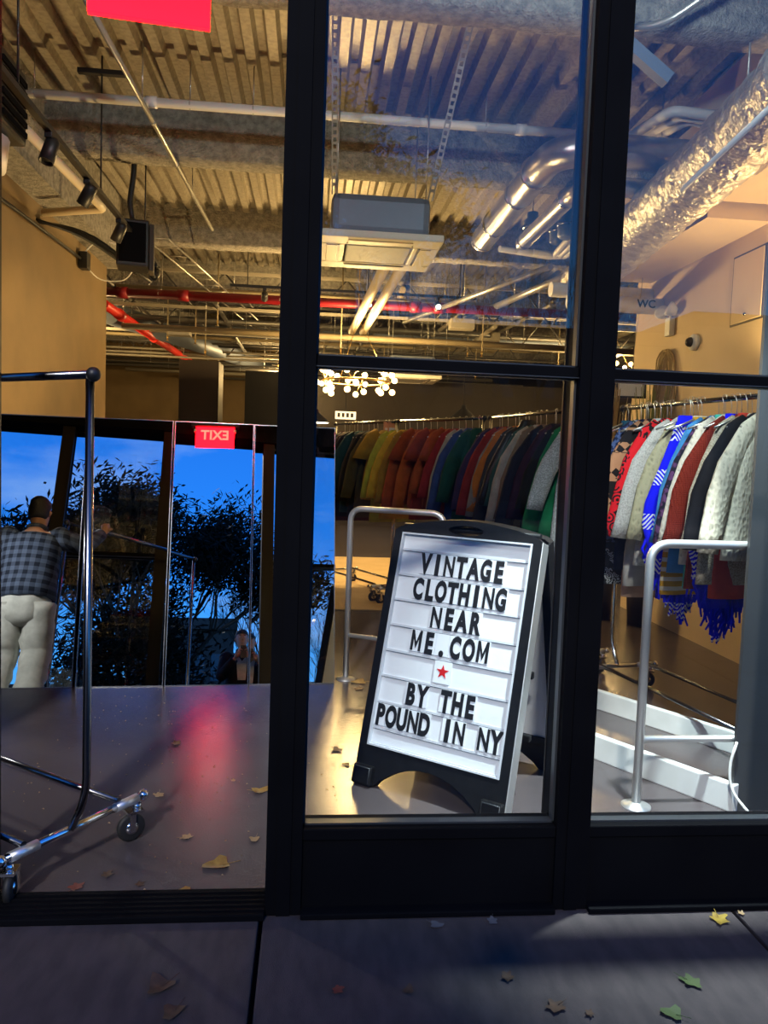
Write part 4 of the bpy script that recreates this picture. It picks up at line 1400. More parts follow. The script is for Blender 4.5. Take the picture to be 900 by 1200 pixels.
chandelier((4.6, 9.5, 2.9), 'added ring chandelier out of sight behind the cream wall, for warm light', 80)  # added, unseen: warm light from the right side
chandelier((-.6, 12.6, 2.75), 'added ring chandelier deep in the shop, behind the brown column, for warm light', 70)  # added for warm light at the back of the shop

# pendant lamps
def pendant(p, label, energy=40):
    root = empty('pendant_lamp', p, 0, label, 'pendant lamp', 'black pendant lamps')
    MB().lathe([(.21, 0), (.20, .015), (.09, .11), (.04, .15), (.03, .2)], 20, None, True).obj('shade', M_black, root)
    MB().lathe([(.003, -.003), (.19, -.003), (.19, -.001), (.003, -.001)], 18).obj('diffuser', M_bulbw, root)
    MB().tube([(0, 0, .2), (0, 0, ZC - p[2])], .004, 6).obj('cord', M_black, root)
    l_ = light('pendant_light', 'SPOT', (0, 0, -.03), energy, WARM, None, None, .15, 150, .5)
    l_.parent = root
    return root
pendant((2.15, 8.6, 2.04), 'black pendant lamp glowing above the dark jackets', 60)
pendant((.05, 9.5, 1.95), 'small pendant lamp at the left under the chandelier', 60)
# white exit box under the chandelier
eb = empty('lit_sign_box', (.50, 9.6, 2.02), 0, 'small white lit sign box hanging below the chandelier', 'sign')
MB().box((-.16, -.03, 0), (.16, .03, .12), bev=.006).obj('sign_case', mat('warm_white', (.9, .85, .7), .5, emit=(1, .85, .6), estr=1.2), eb)
for k in range(4): MB().box((-.125 + k * .068, -.034, .03), (-.085 + k * .068, -.030, .095)).obj('sign_mark', M_brown, eb)
MB().tube([(0, 0, .12), (0, 0, ZC - 2.02)], .004, 6).obj('stem', M_black, eb)

# LED flood on the header inside, above the window
def flood(p, aim, label, energy, spot=80):
    root = empty('flood_light', p, 0, label, 'flood light', 'white flood lights on the window header')
    d = (Vector(aim) - Vector(p)).normalized()
    q = d.to_track_quat('-Z', 'Y').to_matrix().to_4x4()
    MB().box((-.09, -.06, -.02), (.09, .06, .04), q, bev=.01).obj('flood_case', M_white, root)
    MB().box((-.08, -.05, -.026), (.08, .05, -.021), q).obj('flood_lens', M_ledw, root)
    MB().tube([(0, 0, 0), (0, -.04, .10), (0, -.06, .16)], .01, 6).obj('flood_bracket', M_white, root)
    l_ = light('flood_lamp', 'SPOT', d * .05, energy, (.82, .98, 1.0), None, None, .05, spot, .7)
    l_.parent = root
    l_.rotation_euler = d.to_track_quat('-Z', 'Y').to_euler()
    return root
flood((1.40, .22, 3.12), (1.42, .52, 0), 'white flood light over the right window', 1050, 54)
flood((.16, .22, 3.12), (.60, .85, .45), 'white flood light beside the main post on the header', 62, 50)

def fill_lamp(p, label, energy, spot=106):
    root = empty('added_floor_fill', p, 0, label, 'fill_lamp', 'added warm fill lamps')
    MB().lathe([(.09, 0), (.09, .02), (.07, .03), (.075, .16), (.065, .16), (.06, .12)], 18).obj('uplight_can', M_black, root)
    MB().lathe([(.003, .121), (.06, .121), (.06, .124), (.003, .124)], 16).obj('uplight_lens', M_bulbw, root)
    l_ = light('added_fill_light', 'SPOT', (0, 0, .17), energy, WARM, None, None, .06, spot, .5)
    l_.parent = root
    l_.rotation_euler = (pi, 0, 0)
    return root
fill_lamp((-.9, 3.7, 0), 'added floor lamp out of sight behind the leaning mirrors, warming the ceiling', 330)  # added warm source, unseen, lifts the ceiling over the doorway
wu = empty('added_wall_fill', (3.2, 2.5, 1.95), 0, 'added warm lamp out of view on the cream wall, lighting the ceiling', 'fill lamp')  # added warm source, unseen, for the right ceiling and foil duct
MB().lathe([(.06, -.08), (.07, .0), (.075, .10), (.065, .10), (.06, .06)], 16, Matrix.Translation((-.10, 0, 0))).obj('uplight_can', M_black, wu)
MB().box((-.05, -.03, -.05), (0, .03, .05)).obj('wall_plate', M_black, wu)
l_ = light('added_fill_light', 'SPOT', (-.10, 0, .10), 120, WARM, None, None, .06, 150, .5)
l_.parent = wu
l_.rotation_euler = (pi, 0, 0)

flood((1.05, .22, 3.12), (2.0, 1.75, 1.15), 'added flood light brightening the patterned sweaters', 190, 46)  # extra flood added to brighten the knits

flood((-.50, .22, 3.34), (-.5, 3.4, 3.95), 'added unseen flood light above the doorway header, brightening the ceiling', 55, 150)  # added neutral light on the beam fronts, out of sight over the header
flood((1.30, .22, 3.34), (1.2, 3.4, 3.95), 'added unseen flood light above the right window, brightening the ceiling', 55, 150)  # second added ceiling flood, out of sight, for beam fronts and white pipe

# ------------------------------------------------------------------ deep ceiling clutter
GP = 'thin service pipes in the deep ceiling'
NUM = ['first', 'second', 'third', 'fourth', 'fifth', 'sixth', 'seventh', 'eighth', 'ninth', 'tenth', 'eleventh', 'twelfth', 'thirteenth', 'fourteenth', 'fifteenth', 'sixteenth', 'seventeenth', 'eighteenth', 'nineteenth', 'twentieth']
NUM += ['twenty-' + q for q in NUM[:9]] + ['thirtieth'] + ['thirty-' + q for q in NUM[:9]]
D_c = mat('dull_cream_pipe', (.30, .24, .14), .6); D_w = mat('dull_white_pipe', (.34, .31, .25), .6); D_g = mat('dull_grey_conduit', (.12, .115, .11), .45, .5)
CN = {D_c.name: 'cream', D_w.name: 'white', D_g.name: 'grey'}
for k, y in enumerate(sorted(random.uniform(7.6, 15.5) for _ in range(34))):
    z = random.uniform(2.95, 3.8)
    r_ = random.choice([.014, .02, .028, .04])
    x0 = random.uniform(-7, -1.5)
    x1 = random.uniform(1.5, 6.5)
    m_ = random.choice([D_c, D_w, D_g, D_g])
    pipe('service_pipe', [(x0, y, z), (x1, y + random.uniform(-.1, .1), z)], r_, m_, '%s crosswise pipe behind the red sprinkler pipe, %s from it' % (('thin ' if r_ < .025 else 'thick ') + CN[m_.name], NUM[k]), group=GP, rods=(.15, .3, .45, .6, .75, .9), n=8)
GD = 'service pipes running towards the back'
for k, x in enumerate(sorted(random.uniform(-3.5, 5) for _ in range(12))):
    z = random.uniform(3.2, 3.75)
    y0 = random.uniform(6.4, 9)
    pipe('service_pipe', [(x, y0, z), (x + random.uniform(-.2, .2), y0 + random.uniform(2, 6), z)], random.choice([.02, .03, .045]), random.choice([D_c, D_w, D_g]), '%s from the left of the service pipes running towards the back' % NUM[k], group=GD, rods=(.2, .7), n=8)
pipe('cream_pipe', [(.60, 4.1, 3.1), (.48, 8.0, 3.1)], .05, M_pipec, 'left of two cream pipes going back from the air conditioner', n=10, rods=(.5,))
pipe('cream_pipe', [(.75, 4.1, 3.1), (.63, 8.0, 3.1)], .05, M_pipec, 'right of two cream pipes going back from the air conditioner', n=10, rods=(.5,))
pipe('cream_pipe', [(2.2, 4.9, 3.3), (1.2, 8.2, 3.3)], .03, M_pipeg, 'slanting grey pipe crossing the red pipe on the right', n=10, rods=(.5,))
pipe('cream_pipe', [(2.6, 5.0, 3.35), (2.0, 8.2, 3.35)], .04, M_pipeg, 'thicker slanting grey pipe right of the red pipe crossing', n=10, rods=(.5,))
bd = pipe('round_duct', [(-2.5, 10.4, 3.42), (6.0, 10.2, 3.42)], .12, M_acb, 'large dark round duct across the deep ceiling', cat='duct', rods=(.2, .5, .8), n=18)
gd2 = pipe('round_duct', [(-2.9, 9.0, 3.35), (-.9, 14.5, 3.3)], .16, M_acb, 'slanting pale duct behind the bright red pipe', cat='duct', rods=(.3, .7), n=16)
wire_tray = empty('cable_tray', (0, 0, 0), 0, 'wire cable tray running back at the left above the red pipe', 'cable tray')
for x in (-1.62, -1.40): MB().tube([(x, 5.2, 3.42), (x + .9, 12, 3.42)], .01, 6).obj('tray_side', M_pipeg, wire_tray)
for k in range(22):
    t = k / 21
    MB().tube([(-1.62 + .9 * t, 5.2 + 6.8 * t, 3.42), (-1.40 + .9 * t, 5.2 + 6.8 * t, 3.42)], .006, 5).obj('tray_rung', M_pipeg, wire_tray)
wt = MB()
for k in range(3): wt.tube([(-.18 + .1 * k, 4.8, 3.72), (-.2 + .1 * k, 6.9, 3.72)], .012, 6)
def joist(y, z0, z1, label):
    root = empty('bar_joist', (0, y, 0), 0, label, 'joist', 'open web joists in the deep ceiling')
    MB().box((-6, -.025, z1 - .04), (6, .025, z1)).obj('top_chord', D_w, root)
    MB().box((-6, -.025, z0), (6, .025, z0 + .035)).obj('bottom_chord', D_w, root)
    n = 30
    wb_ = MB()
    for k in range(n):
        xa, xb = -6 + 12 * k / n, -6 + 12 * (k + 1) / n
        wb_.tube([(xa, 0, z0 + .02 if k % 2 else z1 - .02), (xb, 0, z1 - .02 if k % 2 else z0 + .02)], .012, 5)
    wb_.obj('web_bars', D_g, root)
joist(8.05, 3.30, 3.80, 'open web steel joist just behind the red sprinkler pipe')
joist(9.7, 3.22, 3.75, 'second open web steel joist in the deep ceiling')
joist(12.2, 3.20, 3.75, 'farthest open web steel joist near the back wall')
GH = 'sprinkler heads on drop pipes'
for k, x in enumerate(sorted(random.uniform(-2.2, 4.2) for _ in range(14))):
    y, z = random.uniform(7.4, 11.5), random.uniform(2.75, 3.15)
    root = empty('fire_sprinkler', (x, y, z), 0, '%s from the left of the sprinkler heads on drop pipes' % NUM[k], 'sprinkler', GH)
    MB().tube([(0, 0, .03), (0, 0, ZC - z)], .009, 6).obj('drop_pipe', D_c, root)
    MB().lathe([(.006, -.04), (.022, -.038), (.022, -.034), (.007, -.03), (.012, .0), (.014, .03)], 10).obj('head_body', M_brass, root)
for k, (x, y) in enumerate(((-1.9, 8.8), (1.9, 7.7), (2.6, 9.2), (-.2, 10.2))):
    root = empty('cable_box', (x, y, 3.05 + .1 * k), 0, ['grey ceiling box left of the brown column', 'grey ceiling box behind the brightest spotlight', 'grey ceiling box at the far right above the jackets', 'grey ceiling box above the chandelier'][k], 'box', 'grey boxes in the deep ceiling')
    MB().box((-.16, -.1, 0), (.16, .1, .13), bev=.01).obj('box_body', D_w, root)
    MB().tube([(0, 0, .13), (0, 0, ZC - 3.05 - .1 * k)], .008, 6).obj('hanger_rod', D_g, root)

# ------------------------------------------------------------------ people
def skin_bm(verts, edges, radii, root=0, sub=2):
    bm = bmesh.new()
    lay = bm.verts.layers.skin.verify()
    vs = []
    for i, (co, r) in enumerate(zip(verts, radii)):
        v = bm.verts.new(co)
        rr = r if isinstance(r, tuple) else (r, r)
        v[lay].radius = rr
        v[lay].use_root = (i == root)
        vs.append(v)
    for a, b in edges: bm.edges.new((vs[a], vs[b]))
    me = bpy.data.meshes.new('sk')
    bm.to_mesh(me)
    bm.free()
    o = bpy.data.objects.new('sk', me)
    COL.objects.link(o)
    m1 = o.modifiers.new('Skin', 'SKIN')
    m1.use_smooth_shade = True
    m2 = o.modifiers.new('Sub', 'SUBSURF')
    m2.levels = sub
    m2.render_levels = sub
    dg = bpy.context.evaluated_depsgraph_get()
    res = bpy.data.meshes.new_from_object(o.evaluated_get(dg))
    bpy.data.objects.remove(o)
    mb = MB()
    mb.add([v.co.copy() for v in res.vertices], [tuple(p.vertices) for p in res.polygons], True)
    bpy.data.meshes.remove(res)
    return mb

def chain(pts):
    return pts

def fingers(mb, wrist, palm, dirv, side, curl, length=.078):
    """five fingers from the palm; dirv: pointing, side: towards the thumb, curl: towards the palm"""
    wrist, palm, dirv, side, curl = [Vector(v) for v in (wrist, palm, dirv, side, curl)]
    dirv.normalize(); side.normalize(); curl.normalize()
    mb.tube([wrist, palm, palm + dirv * .045], [.026, .036, .034], 12, sx=1, sy=1)
    for k in range(4):
        off = side * (.028 - .019 * k)
        L_ = length * (1, 1.12, 1.05, .82)[k]
        b = palm + dirv * .03 + off
        p1 = b + dirv * L_ * .5
        p2 = p1 + (dirv * .45 + curl * .9).normalized() * L_ * .38
        p3 = p2 + (curl - dirv * .55).normalized() * L_ * .30
        mb.tube([b, p1, p2, p3], [.0095, .009, .0082, .006], 8)
    b = palm + side * .022 - dirv * .012
    p1 = b + (side * .8 + dirv * .45).normalized() * .035
    p2 = p1 + (dirv * .6 + curl * .7 - side * .1).normalized() * .032
    mb.tube([b, p1, p2], [.013, .0105, .008], 8)

def head(mb, c, face, tilt=0):
    """head ellipsoid with nose, ears, jaw appended to the body mesh; face = horizontal facing dir"""
    f = Vector(face).normalized()
    s = Vector((-f.y, f.x, 0))
    u = Vector((0, 0, 1))
    rs = []
    prof = [(-.125, .030, .035, .035), (-.115, .045, .055, .02), (-.085, .060, .075, .012), (-.04, .070, .088, .004), (.0, .075, .094, 0), (.05, .077, .097, -.004), (.09, .066, .085, -.008), (.115, .045, .06, -.01), (.125, .012, .015, -.01)]
    for z, a, b, off in prof:
        rs.append([c + u * z + f * (off + b * cos(2 * pi * k / 18)) + s * a * sin(2 * pi * k / 18) for k in range(18)])
    mb.rings(rs)
    mb.tube([c + f * .085 + u * .02, c + f * .112 - u * .018, c + f * .088 - u * .028], [.008, .013, .006], 8)
    for q in (-1, 1):
        mb.tube([c + s * q * .072 + u * .025 - f * .005, c + s * q * .084 + u * .005 - f * .012, c + s * q * .074 - u * .028 - f * .002], [.008, .014, .007], 8)
    mb.tube([c - s * .024 + f * .088 - u * .055, c + f * .096 - u * .057, c + s * .024 + f * .088 - u * .055], [.004, .008, .004], 6)

def face_parts(root, c, face):
    f = Vector(face).normalized()
    s = Vector((-f.y, f.x, 0))
    for q in (-1, 1):
        MB().ball(c + f * .082 + s * q * .031 + Vector((0, 0, .018)), .012, 8, 6).obj('eye', M_shirt, root)
        MB().tube([c + f * .090 + s * q * .016 + Vector((0, 0, .042)), c + f * .088 + s * q * .046 + Vector((0, 0, .042))], .005, 6).obj('eyebrow', M_hair, root)

def hair_cap(c, face, low=.02):
    f = Vector(face).normalized()
    s = Vector((-f.y, f.x, 0))
    u = Vector((0, 0, 1))
    mb = MB()
    rs = []
    for z, a, b, off in [(-.06, .066, .06, -.035), (-.03, .078, .075, -.026), (.02, .083, .088, -.016), (.06, .086, .10, -.008), (.10, .076, .095, -.010), (.128, .05, .068, -.012), (.138, .014, .02, -.012)]:
        ring = []
        for k in range(18):
            t = 2 * pi * k / 18
            w = 1 + .12 * noise.noise(Vector((k * 1.3, z * 30, 2)))
            fr = b * cos(t)
            if z < .06 and fr > 0: fr *= max(.0, (z + .06) / .12) * .55
            ring.append(c + u * z + f * (off + fr * w) + s * a * sin(t) * w)
        rs.append(ring)
    return mb.rings(rs)

def person(root, J, skin_m, top_m, leg_m, facing, hands, top_r=1.0, trousers=True, shirt=None):
    """J: joint dict in world space, relative to the root location"""
    V = lambda k: Vector(J[k])
    names = ['pelvis', 'waist', 'chest', 'neck', 'headb', 'shL', 'elL', 'wrL', 'shR', 'elR', 'wrR', 'hipL', 'knL', 'anL', 'hipR', 'knR', 'anR', 'toL', 'toR']
    idx = {n: i for i, n in enumerate(names)}
    E_ = [('pelvis', 'waist'), ('waist', 'chest'), ('chest', 'neck'), ('neck', 'headb'), ('chest', 'shL'), ('shL', 'elL'), ('elL', 'wrL'), ('chest', 'shR'), ('shR', 'elR'), ('elR', 'wrR'),
          ('pelvis', 'hipL'), ('hipL', 'knL'), ('knL', 'anL'), ('anL', 'toL'), ('pelvis', 'hipR'), ('hipR', 'knR'), ('knR', 'anR'), ('anR', 'toR')]
    rad = dict(pelvis=.12, waist=.115, chest=.12, neck=.055, headb=.055, shL=.062, elL=.043, wrL=.028, shR=.062, elR=.043, wrR=.028, hipL=.085, knL=.056, anL=.038, hipR=.085, knR=.056, anR=.038, toL=.035, toR=.035)
    mb = skin_bm([V(n) for n in names], [(idx[a], idx[b]) for a, b in E_], [rad[n] for n in names])
    hc = V('head')
    head(mb, hc, facing)
    for h in hands: fingers(mb, *h)
    body = mb.obj('body', skin_m, root)
    face_parts(root, hc, facing)
    hair_cap(hc, facing).obj('hair', M_hair, root)
    # top: lofted torso with sleeves
    def loft(rows, n=22, fold=.05, sd=1.0):
        rs = []
        for (cx, cy, z, a_, b_) in rows:
            rs.append([Vector((cx + a_ * cos(2 * pi * k / n) * (1 + fold * noise.noise(Vector((k * .9, z * 7, sd)))), cy + b_ * sin(2 * pi * k / n) * (1 + fold * noise.noise(Vector((k * .8, z * 6, sd + 4)))), z)) for k in range(n)])
        return rs
    P_, W_, C_h, N_ = V('pelvis'), V('waist'), V('chest'), V('neck')
    k_ = top_r
    tp = MB()
    tp.rings(loft([(P_.x, P_.y, P_.z - .03, .195 * k_, .145 * k_), (P_.x, P_.y, P_.z + .05, .192 * k_, .146 * k_), (W_.x, W_.y, W_.z, .186 * k_, .142 * k_), (W_.lerp(C_h, .5).x, W_.lerp(C_h, .5).y, W_.lerp(C_h, .5).z, .19 * k_, .14 * k_), (C_h.x, C_h.y, C_h.z, .20 * k_, .135 * k_), (C_h.x, C_h.y, C_h.z + .08, .195 * k_, .12 * k_), (N_.x, N_.y, N_.z - .05, .125, .095), (N_.x, N_.y, N_.z - .01, .075, .075), (N_.x, N_.y, N_.z + .03, .068, .072)], fold=.06))
    for q in ('L', 'R'):
        a_, b_, w_ = V('sh' + q), V('el' + q), V('wr' + q)
        st = a_.lerp(C_h, .25)
        pth = [st, a_, a_.lerp(b_, .5), b_, b_.lerp(w_, .5), b_.lerp(w_, .9)]
        pth = [Vector(p) for p in pth]
        tp.tube(pth, [.085, .092, .080, .072, .062, .052], 14)
        tp.ball(a_, .092, 12, 8)
        tp.ball(b_, .072, 10, 7)
    tp.obj('shirt' if not shirt else 'jacket', top_m, root)
    if not shirt:
        MB().tube([N_ + Vector((.07 * cos(t), .072 * sin(t), .012)) for t in [2 * pi * i / 16 for i in range(17)]], .014, 8).obj('collar', top_m, root)
    # trousers: hips and two baggy legs
    lg = MB()
    lg.rings(loft([(P_.x, P_.y, P_.z + .06, .17, .125), (P_.x, P_.y, P_.z - .02, .185, .145), (P_.x, P_.y + .0, P_.z - .12, .192, .145), (P_.x, P_.y, P_.z - .20, .18, .125), (P_.x, P_.y, P_.z - .25, .10, .08)], fold=.10, sd=7))
    for q in ('L', 'R'):
        h_, k2, a2 = V('hip' + q), V('kn' + q), V('an' + q)
        n_ = 14
        pth, rr = [], []
        for i in range(n_ + 1):
            t = i / n_
            p = h_.lerp(k2, t * 2) if t < .5 else k2.lerp(a2, t * 2 - 1)
            pth.append(Vector((p.x + .004 * sin(i * 2.1), p.y + .006 * sin(i * 1.7), p.z)))
            rr.append((.128 - .035 * t) * (1 + .05 * sin(i * 2.6 + (1 if q == 'L' else 0))) + (.012 if i > n_ - 3 else 0))
        lg.tube(pth, rr, 16)
    lg.obj('trousers', leg_m, root)
    for q in ('L', 'R'):
        a, t = V('an' + q), V('to' + q)
        d = (t - a)
        d.z = 0
        d.normalize()
        b0_ = Vector((a.x, a.y, .05)) - d * .06
        MB().tube([b0_, b0_ + d * .1 + Vector((0, 0, .005)), b0_ + d * .2 - Vector((0, 0, .01)), b0_ + d * .27 - Vector((0, 0, .018))], [.045, .048, .045, .028], 12).obj('shoe', M_shoe, root)
    return body

# man with the rack, seen in the mirrors (stands just left of the frame)
mx, my = -1.93, 1.18
pr = empty('person', (mx, my, 0), 0, 'person in dark plaid shirt and grey sweatpants, seen from behind in the left mirror', 'person')
J = dict(pelvis=(0, 0, .92), waist=(0, -.01, 1.06), chest=(-.01, -.03, 1.32), neck=(0, -.06, 1.49), headb=(0, -.08, 1.55), head=Vector((.0, -.09, 1.64)),
         shL=(.19, -.03, 1.41), elL=(.36, -.20, 1.42), wrL=(.46, -.37, 1.60), shR=(-.19, -.03, 1.40), elR=(-.26, -.14, 1.18), wrR=(-.18, -.34, 1.14),
         hipL=(.10, 0, .84), knL=(.12, -.05, .48), anL=(.11, .02, .10), toL=(.13, -.12, .05), hipR=(-.10, 0, .84), knR=(-.11, -.06, .48), anR=(-.13, .04, .10), toR=(-.15, -.10, .05))
person(pr, J, M_skin, M_plaid, M_trous, (.15, -1, 0),
       [((.46, -.37, 1.60), (.475, -.40, 1.645), (-.1, -.35, .7), (.8, .3, 0), (.2, -.8, -.3)), ((-.18, -.34, 1.14), (-.17, -.41, 1.13), (.1, -1, -.1), (.9, .1, .2), (.1, .1, -1))], top_r=1.12)

# photographer behind the camera
ph = empty('person', (-.02, -2.78, 0), 0, 'person in black jacket holding up a phone, seen only in the mirrors', 'person')
J = dict(pelvis=(0, 0, .94), waist=(0, 0, 1.08), chest=(0, .0, 1.34), neck=(0, .0, 1.52), headb=(0, .02, 1.58), head=Vector((0, .03, 1.67)),
         shL=(-.19, 0, 1.43), elL=(-.25, .12, 1.18), wrL=(-.09, .30, 1.37), shR=(.19, 0, 1.43), elR=(.25, .12, 1.18), wrR=(.09, .30, 1.37),
         hipL=(-.10, 0, .86), knL=(-.12, .02, .48), anL=(-.13, -.02, .10), toL=(-.15, .12, .05), hipR=(.10, 0, .86), knR=(.12, .02, .48), anR=(.13, -.02, .10), toR=(.15, .12, .05))
person(ph, J, M_skin, M_suit, M_suit, (0, 1, 0),
       [((-.09, .30, 1.37), (-.075, .325, 1.395), (.25, .2, .9), (.3, -.3, .6), (.9, .2, 0)), ((.09, .30, 1.37), (.075, .325, 1.395), (-.25, .2, .9), (-.3, -.3, .6), (-.9, .2, 0))], top_r=1.06, shirt=True)
MB().prism([(-.05, 1.12), (.05, 1.12), (.075, 1.46), (0, 1.36), (-.075, 1.46)], -.150, -.142, Matrix.Rotation(pi / 2, 4, 'X')).obj('shirt_front', M_shirt, ph)
phn = MB().box((-.038, -.005, -.078), (.038, .004, .078), bev=.003).obj('phone', M_black)
tag(phn, 'black phone held up by the photographer', 'phone')
phn.location = (-.02, -2.425, 1.435)
MB().lathe([(.006, 0), (.009, .002)], 10, Matrix.Translation((-.02, .004, .055)) @ Matrix.Rotation(-pi / 2, 4, 'X')).obj('lens', M_bead, phn)

# ------------------------------------------------------------------ fallen leaves
def leaf_mesh(seed, lobes=5, size=.05, curl=.3):
    rnd = random.Random(seed)
    mb = MB()
    n = lobes * 4
    pts = []
    for k in range(n):
        a = 2 * pi * k / n - pi / 2
        lob = .55 + .45 * abs(cos(a * lobes / 2 + .3)) ** 1.5
        r = size * lob * rnd.uniform(.85, 1.1) * (1.15 if abs(a - pi / 2) < .6 else 1)
        pts.append((r * cos(a), r * 1.1 * sin(a)))
    def zz(x, y): return size * curl * ((x / size) ** 2 * rnd.choice([.8, 1.1]) + .5 * (y / size) ** 2 * .8) + .002
    vs = [(0, 0, .003)] + [(x * .5, y * .5, zz(x * .5, y * .5)) for x, y in pts] + [(x, y, zz(x, y) * rnd.uniform(.6, 1.3)) for x, y in pts]
    fs = []
    for k in range(n):
        k2 = (k + 1) % n
        fs.append((0, 1 + k, 1 + k2))
        fs.append((1 + k, 1 + n + k, 1 + n + k2, 1 + k2))
    mb.add(vs, fs, True)
    mb.tube([(0, -size * .3, .004), (0, -size * 1.5, .004 + size * .2)], size * .025, 5)
    return mb
M_l = {'brown': mat('leaf_brown', (.085, .042, .02), .7, col2=(.05, .025, .014), nscale=40), 'yellow': mat('leaf_yellow', (.38, .26, .03), .6, col2=(.26, .16, .02), nscale=40), 'gold': mat('leaf_gold', (.36, .22, .05), .5, col2=(.22, .12, .03), nscale=40),
       'red': mat('leaf_red', (.16, .035, .02), .7), 'green': mat('leaf_green', (.045, .07, .015), .7), 'grey': mat('leaf_grey', (.10, .095, .10), .7), 'tan': mat('leaf_tan', (.30, .19, .09), .6)}
LV = [  # x, y, colour, size, label
    (-.36, -.36, 'brown', .040, 'large brown lobed leaf on the sidewalk at the lower left'), (-.31, -.455, 'brown', .034, 'brown oak leaf just below the large one on the sidewalk'),
    (.11, -.39, 'red', .018, 'small reddish leaf on the sidewalk near the slab joint'), (.30, -.40, 'brown', .017, 'small brown leaf on the sidewalk under the letter board'),
    (.42, -.115, 'grey', .022, 'greyish curled leaf against the kick panel'), (.60, -.10, 'grey', .020, 'pale grey leaf beside the curled one at the kick panel'),
    (.58, -.36, 'brown', .021, 'dark brown leaf in the shadow on the sidewalk'), (.68, -.48, 'brown', .028, 'dark brown lobed leaf in the middle of the shadow'),
    (1.33, -.12, 'yellow', .032, 'yellow leaf on the sidewalk at the right'), (1.09, -.40, 'green', .030, 'green curled leaf on the sidewalk at the right'),
    (.98, -.52, 'green', .030, 'dark green leaf at the bottom edge of the sidewalk'), (1.42, -.09, 'tan', .012, 'tiny tan leaf scrap against the right kick panel'), (.76, -.51, 'brown', .014, 'small dark leaf scrap right of the lobed leaf'),
    (-.28, .25, 'gold', .050, 'large golden leaf on the shop floor inside the doorway'), (-.375, .085, 'gold', .032, 'golden leaf beside the threshold'), (-.59, .81, 'tan', .026, 'tan curled leaf near the wheel of the empty rack'),
    (-.42, .45, 'tan', .024, 'tan leaf between the rack and the large golden leaf'), (-.18, .84, 'gold', .034, 'golden leaf beside the main post on the floor'), (-.17, .43, 'tan', .024, 'pale leaf at the foot of the main post'),
    (-.62, 1.39, 'gold', .026, 'small golden leaf left of the red glow on the floor'), (.34, 2.44, 'gold', .05, 'golden leaf on the floor by the slim steel rail'), (.33, 2.3, 'tan', .035, 'tan leaf in front of the slim steel rail'),
    (.16, 1.30, 'tan', .028, 'tan leaf on the floor left of the letter board'), (.20, 1.12, 'gold', .020, 'small golden scrap at the letter board foot'), (-.64, .20, 'brown', .020, 'brown leaf under the base of the empty rack'),
    (-.72, .13, 'red', .026, 'reddish leaf beside the near wheel of the rack'), (-.52, .14, 'brown', .016, 'narrow brown scrap near the threshold'), (-.30, .95, 'tan', .012, 'tiny pale scrap right of the red glow'),
]
for i, (x, y, col, sz, lab) in enumerate(LV):
    o = leaf_mesh(i + 3, random.choice([3, 5, 5]), sz, random.uniform(.15, .5)).obj('leaf', M_l[col])
    tag(o, lab, 'leaf', 'fallen leaves')
    o.location = (x, y, .001)
    o.rotation_euler = (random.uniform(-.06, .06), random.uniform(-.06, .06), random.uniform(0, 6.28))
# crumbs of debris
db = MB()
for k in range(170):
    x, y = random.uniform(-1.2, .15), random.uniform(.1, 2.3)
    if -.12 < x < .02 and y < .15: continue
    s = random.uniform(.002, .007)
    a = random.uniform(0, 6.28)
    db.add([(x + s * cos(a), y + s * sin(a), .001), (x + s * .6 * cos(a + 2), y + s * .6 * sin(a + 2), .001), (x + s * cos(a + 4), y + s * sin(a + 4), .002), (x, y, .005)], [(0, 1, 3), (1, 2, 3), (2, 0, 3), (0, 2, 1)])
dbo = db.obj('leaf_crumbs', M_l['tan'])
tag(dbo, 'tiny leaf crumbs strewn over the doorway floor', 'debris', kind='stuff')

# ------------------------------------------------------------------ street behind the photographer (seen in mirrors and glass)
def branch(mb, p, d, L_, r, depth, rnd, tips, spread=.55, up=.12):
    q = p + d * L_
    mid = p.lerp(q, .5) + Vector((rnd.uniform(-1, 1), rnd.uniform(-1, 1), rnd.uniform(-1, 1))) * L_ * .06
    mb.tube([p, mid, q], [r, r * .85, r * .68], 6 if depth > 2 else 4, caps=False)
    if depth <= 2: tips.append((q, d))
    if depth == 0: return
    for k in range(rnd.choice([2, 3, 3])):
        v = Vector((rnd.uniform(-1, 1), rnd.uniform(-1, 1), rnd.uniform(-.5, 1)))
        nd = (d + v * spread + Vector((0, 0, up))).normalized()
        branch(mb, q, nd, L_ * rnd.uniform(.62, .85), r * rnd.uniform(.5, .68), depth - 1, rnd, tips, spread, up)

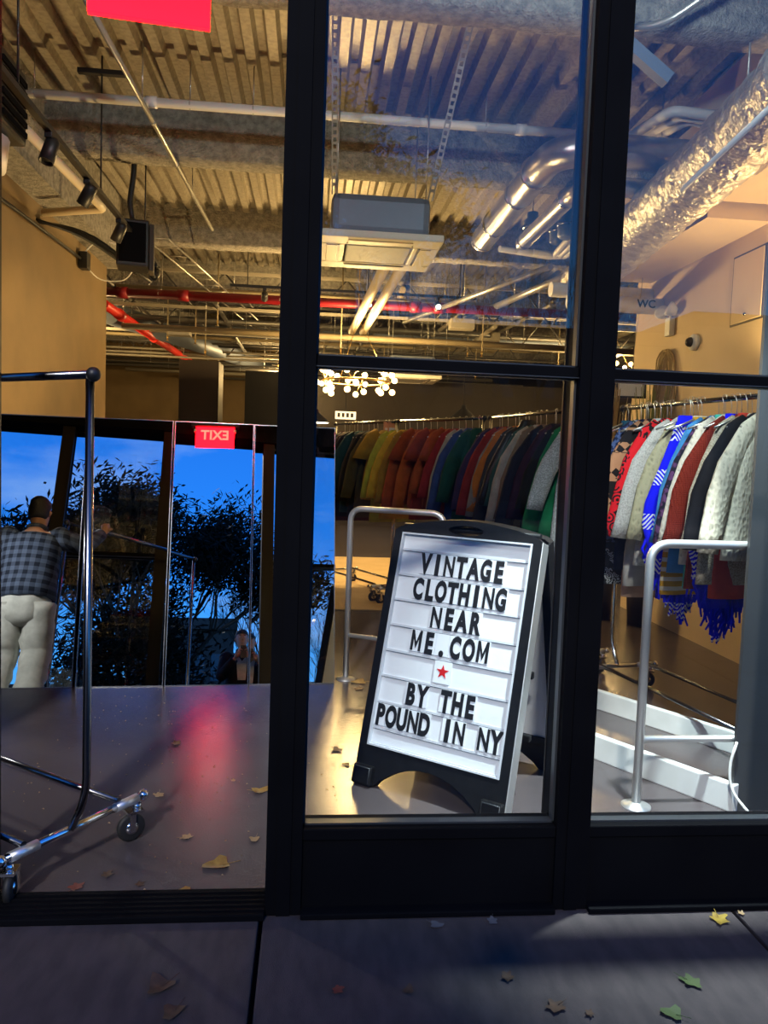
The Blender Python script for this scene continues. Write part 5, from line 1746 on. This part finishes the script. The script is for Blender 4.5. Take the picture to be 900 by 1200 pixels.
def tree(p, h, label, seed, leafy, trunk=.12, depth=5, spread=.55, leaf_n=10, leaf_s=.14):
    rnd = random.Random(seed)
    root = empty('street_tree', p, 0, label, 'tree', 'street trees across the sidewalk')
    mb = MB()
    tips = []
    mb.tube([(0, 0, 0), (0.02, 0, h * .14), (0, .03, h * .26)], [trunk, trunk * .85, trunk * .75], 8)
    for k in range(5):
        a = 2 * pi * k / 5 + rnd.random()
        branch(mb, Vector((0, .03, h * (.22 + .02 * k))), Vector((cos(a) * .65, sin(a) * .65, 1)).normalized(), h * .20, trunk * .55, depth, rnd, tips, spread)
    top = max(v[2] for v in mb.v)
    kz = h / top
    mb.v = [(v[0] * kz, v[1] * kz, v[2] * kz) for v in mb.v]
    tips = [(q * kz, d) for q, d in tips]
    mb.obj('trunk', M_bark, root)
    if leafy:
        lf = MB()
        vs, fs = [], []
        for q_ in range(420):
            v_ = Vector((rnd.gauss(0, 1), rnd.gauss(0, 1), rnd.gauss(0, 1))).normalized() * rnd.uniform(.5, 1)
            tips.append((Vector((v_.x * 2.2 - .3, v_.y * 2.0, h * .40 + v_.z * h * .24)), v_))
        for (q, d) in tips:
            for j in range(leaf_n):
                c_ = q + Vector((rnd.gauss(0, .36), rnd.gauss(0, .36), rnd.gauss(0, .30)))
                a = Vector((rnd.uniform(-1, 1), rnd.uniform(-1, 1), rnd.uniform(-1, .2))).normalized()
                b = a.cross(Vector((rnd.random(), rnd.random(), rnd.random()))).normalized()
                s = leaf_s * rnd.uniform(.7, 1.3)
                i0 = len(vs)
                vs += [c_ - a * s, c_ + b * s * .28, c_ + a * s, c_ - b * s * .28]
                fs.append((i0, i0 + 1, i0 + 2, i0 + 3))
        lf.add(vs, fs)
        fo = lf.obj('foliage', M_leafd, root)
    return root
tree((-1.9, -15.5, -.17), 10.0, 'dense leafy street tree mirrored behind the man and the exit sign', 11, True, .16, 5, .6, 30, .13)
tree((-7.5, -19.0, -.17), 11.0, 'bare twiggy street tree mirrored at the far left', 5, False, .12, 6, .5)
tree((2.6, -20.0, -.17), 9.0, 'bare twiggy street tree mirrored beside the photographer', 8, False, .10, 6, .55)
tree((6.6, -21.0, -.17), 8.5, 'bare twiggy street tree mirrored near the letter board', 9, False, .10, 6, .5)

def building(x0, x1, y, h, label, nx, nz):
    root = empty('street_building', ((x0 + x1) / 2, y, -.2), 0, label, 'building', 'buildings across the street')
    w = (x1 - x0) / 2
    MB().box((-w, -6, 0), (w, 0, h)).obj('facade', M_bldg, root)
    MB().box((-w - .15, -6, h - .3), (w + .15, .2, h + .25)).obj('cornice', M_bldg, root)
    for i in range(nx):
        for j in range(nz):
            cx = -w + (i + .5) * 2 * w / nx
            cz = 1.2 + (j + .5) * (h - 2) / nz
            MB().box((cx - .45, -.0, cz - .65), (cx + .45, .04, cz + .65)).obj('window', M_bwin, root)
building(-3.2, 1.6, -30, 10.0, 'dark building mirrored beside the photographer', 4, 3)
building(1.8, 16, -30, 7.2, 'long low dark building reflected low in the right panes', 8, 2)
building(16.3, 40, -30, 8.2, 'dark building farthest right across the street', 9, 2)
building(-16, -3.5, -31, 7.0, 'low dark building mirrored at the left', 7, 2)
building(-40, -16.3, -30, 8.6, 'dark building farthest left across the street', 9, 2)
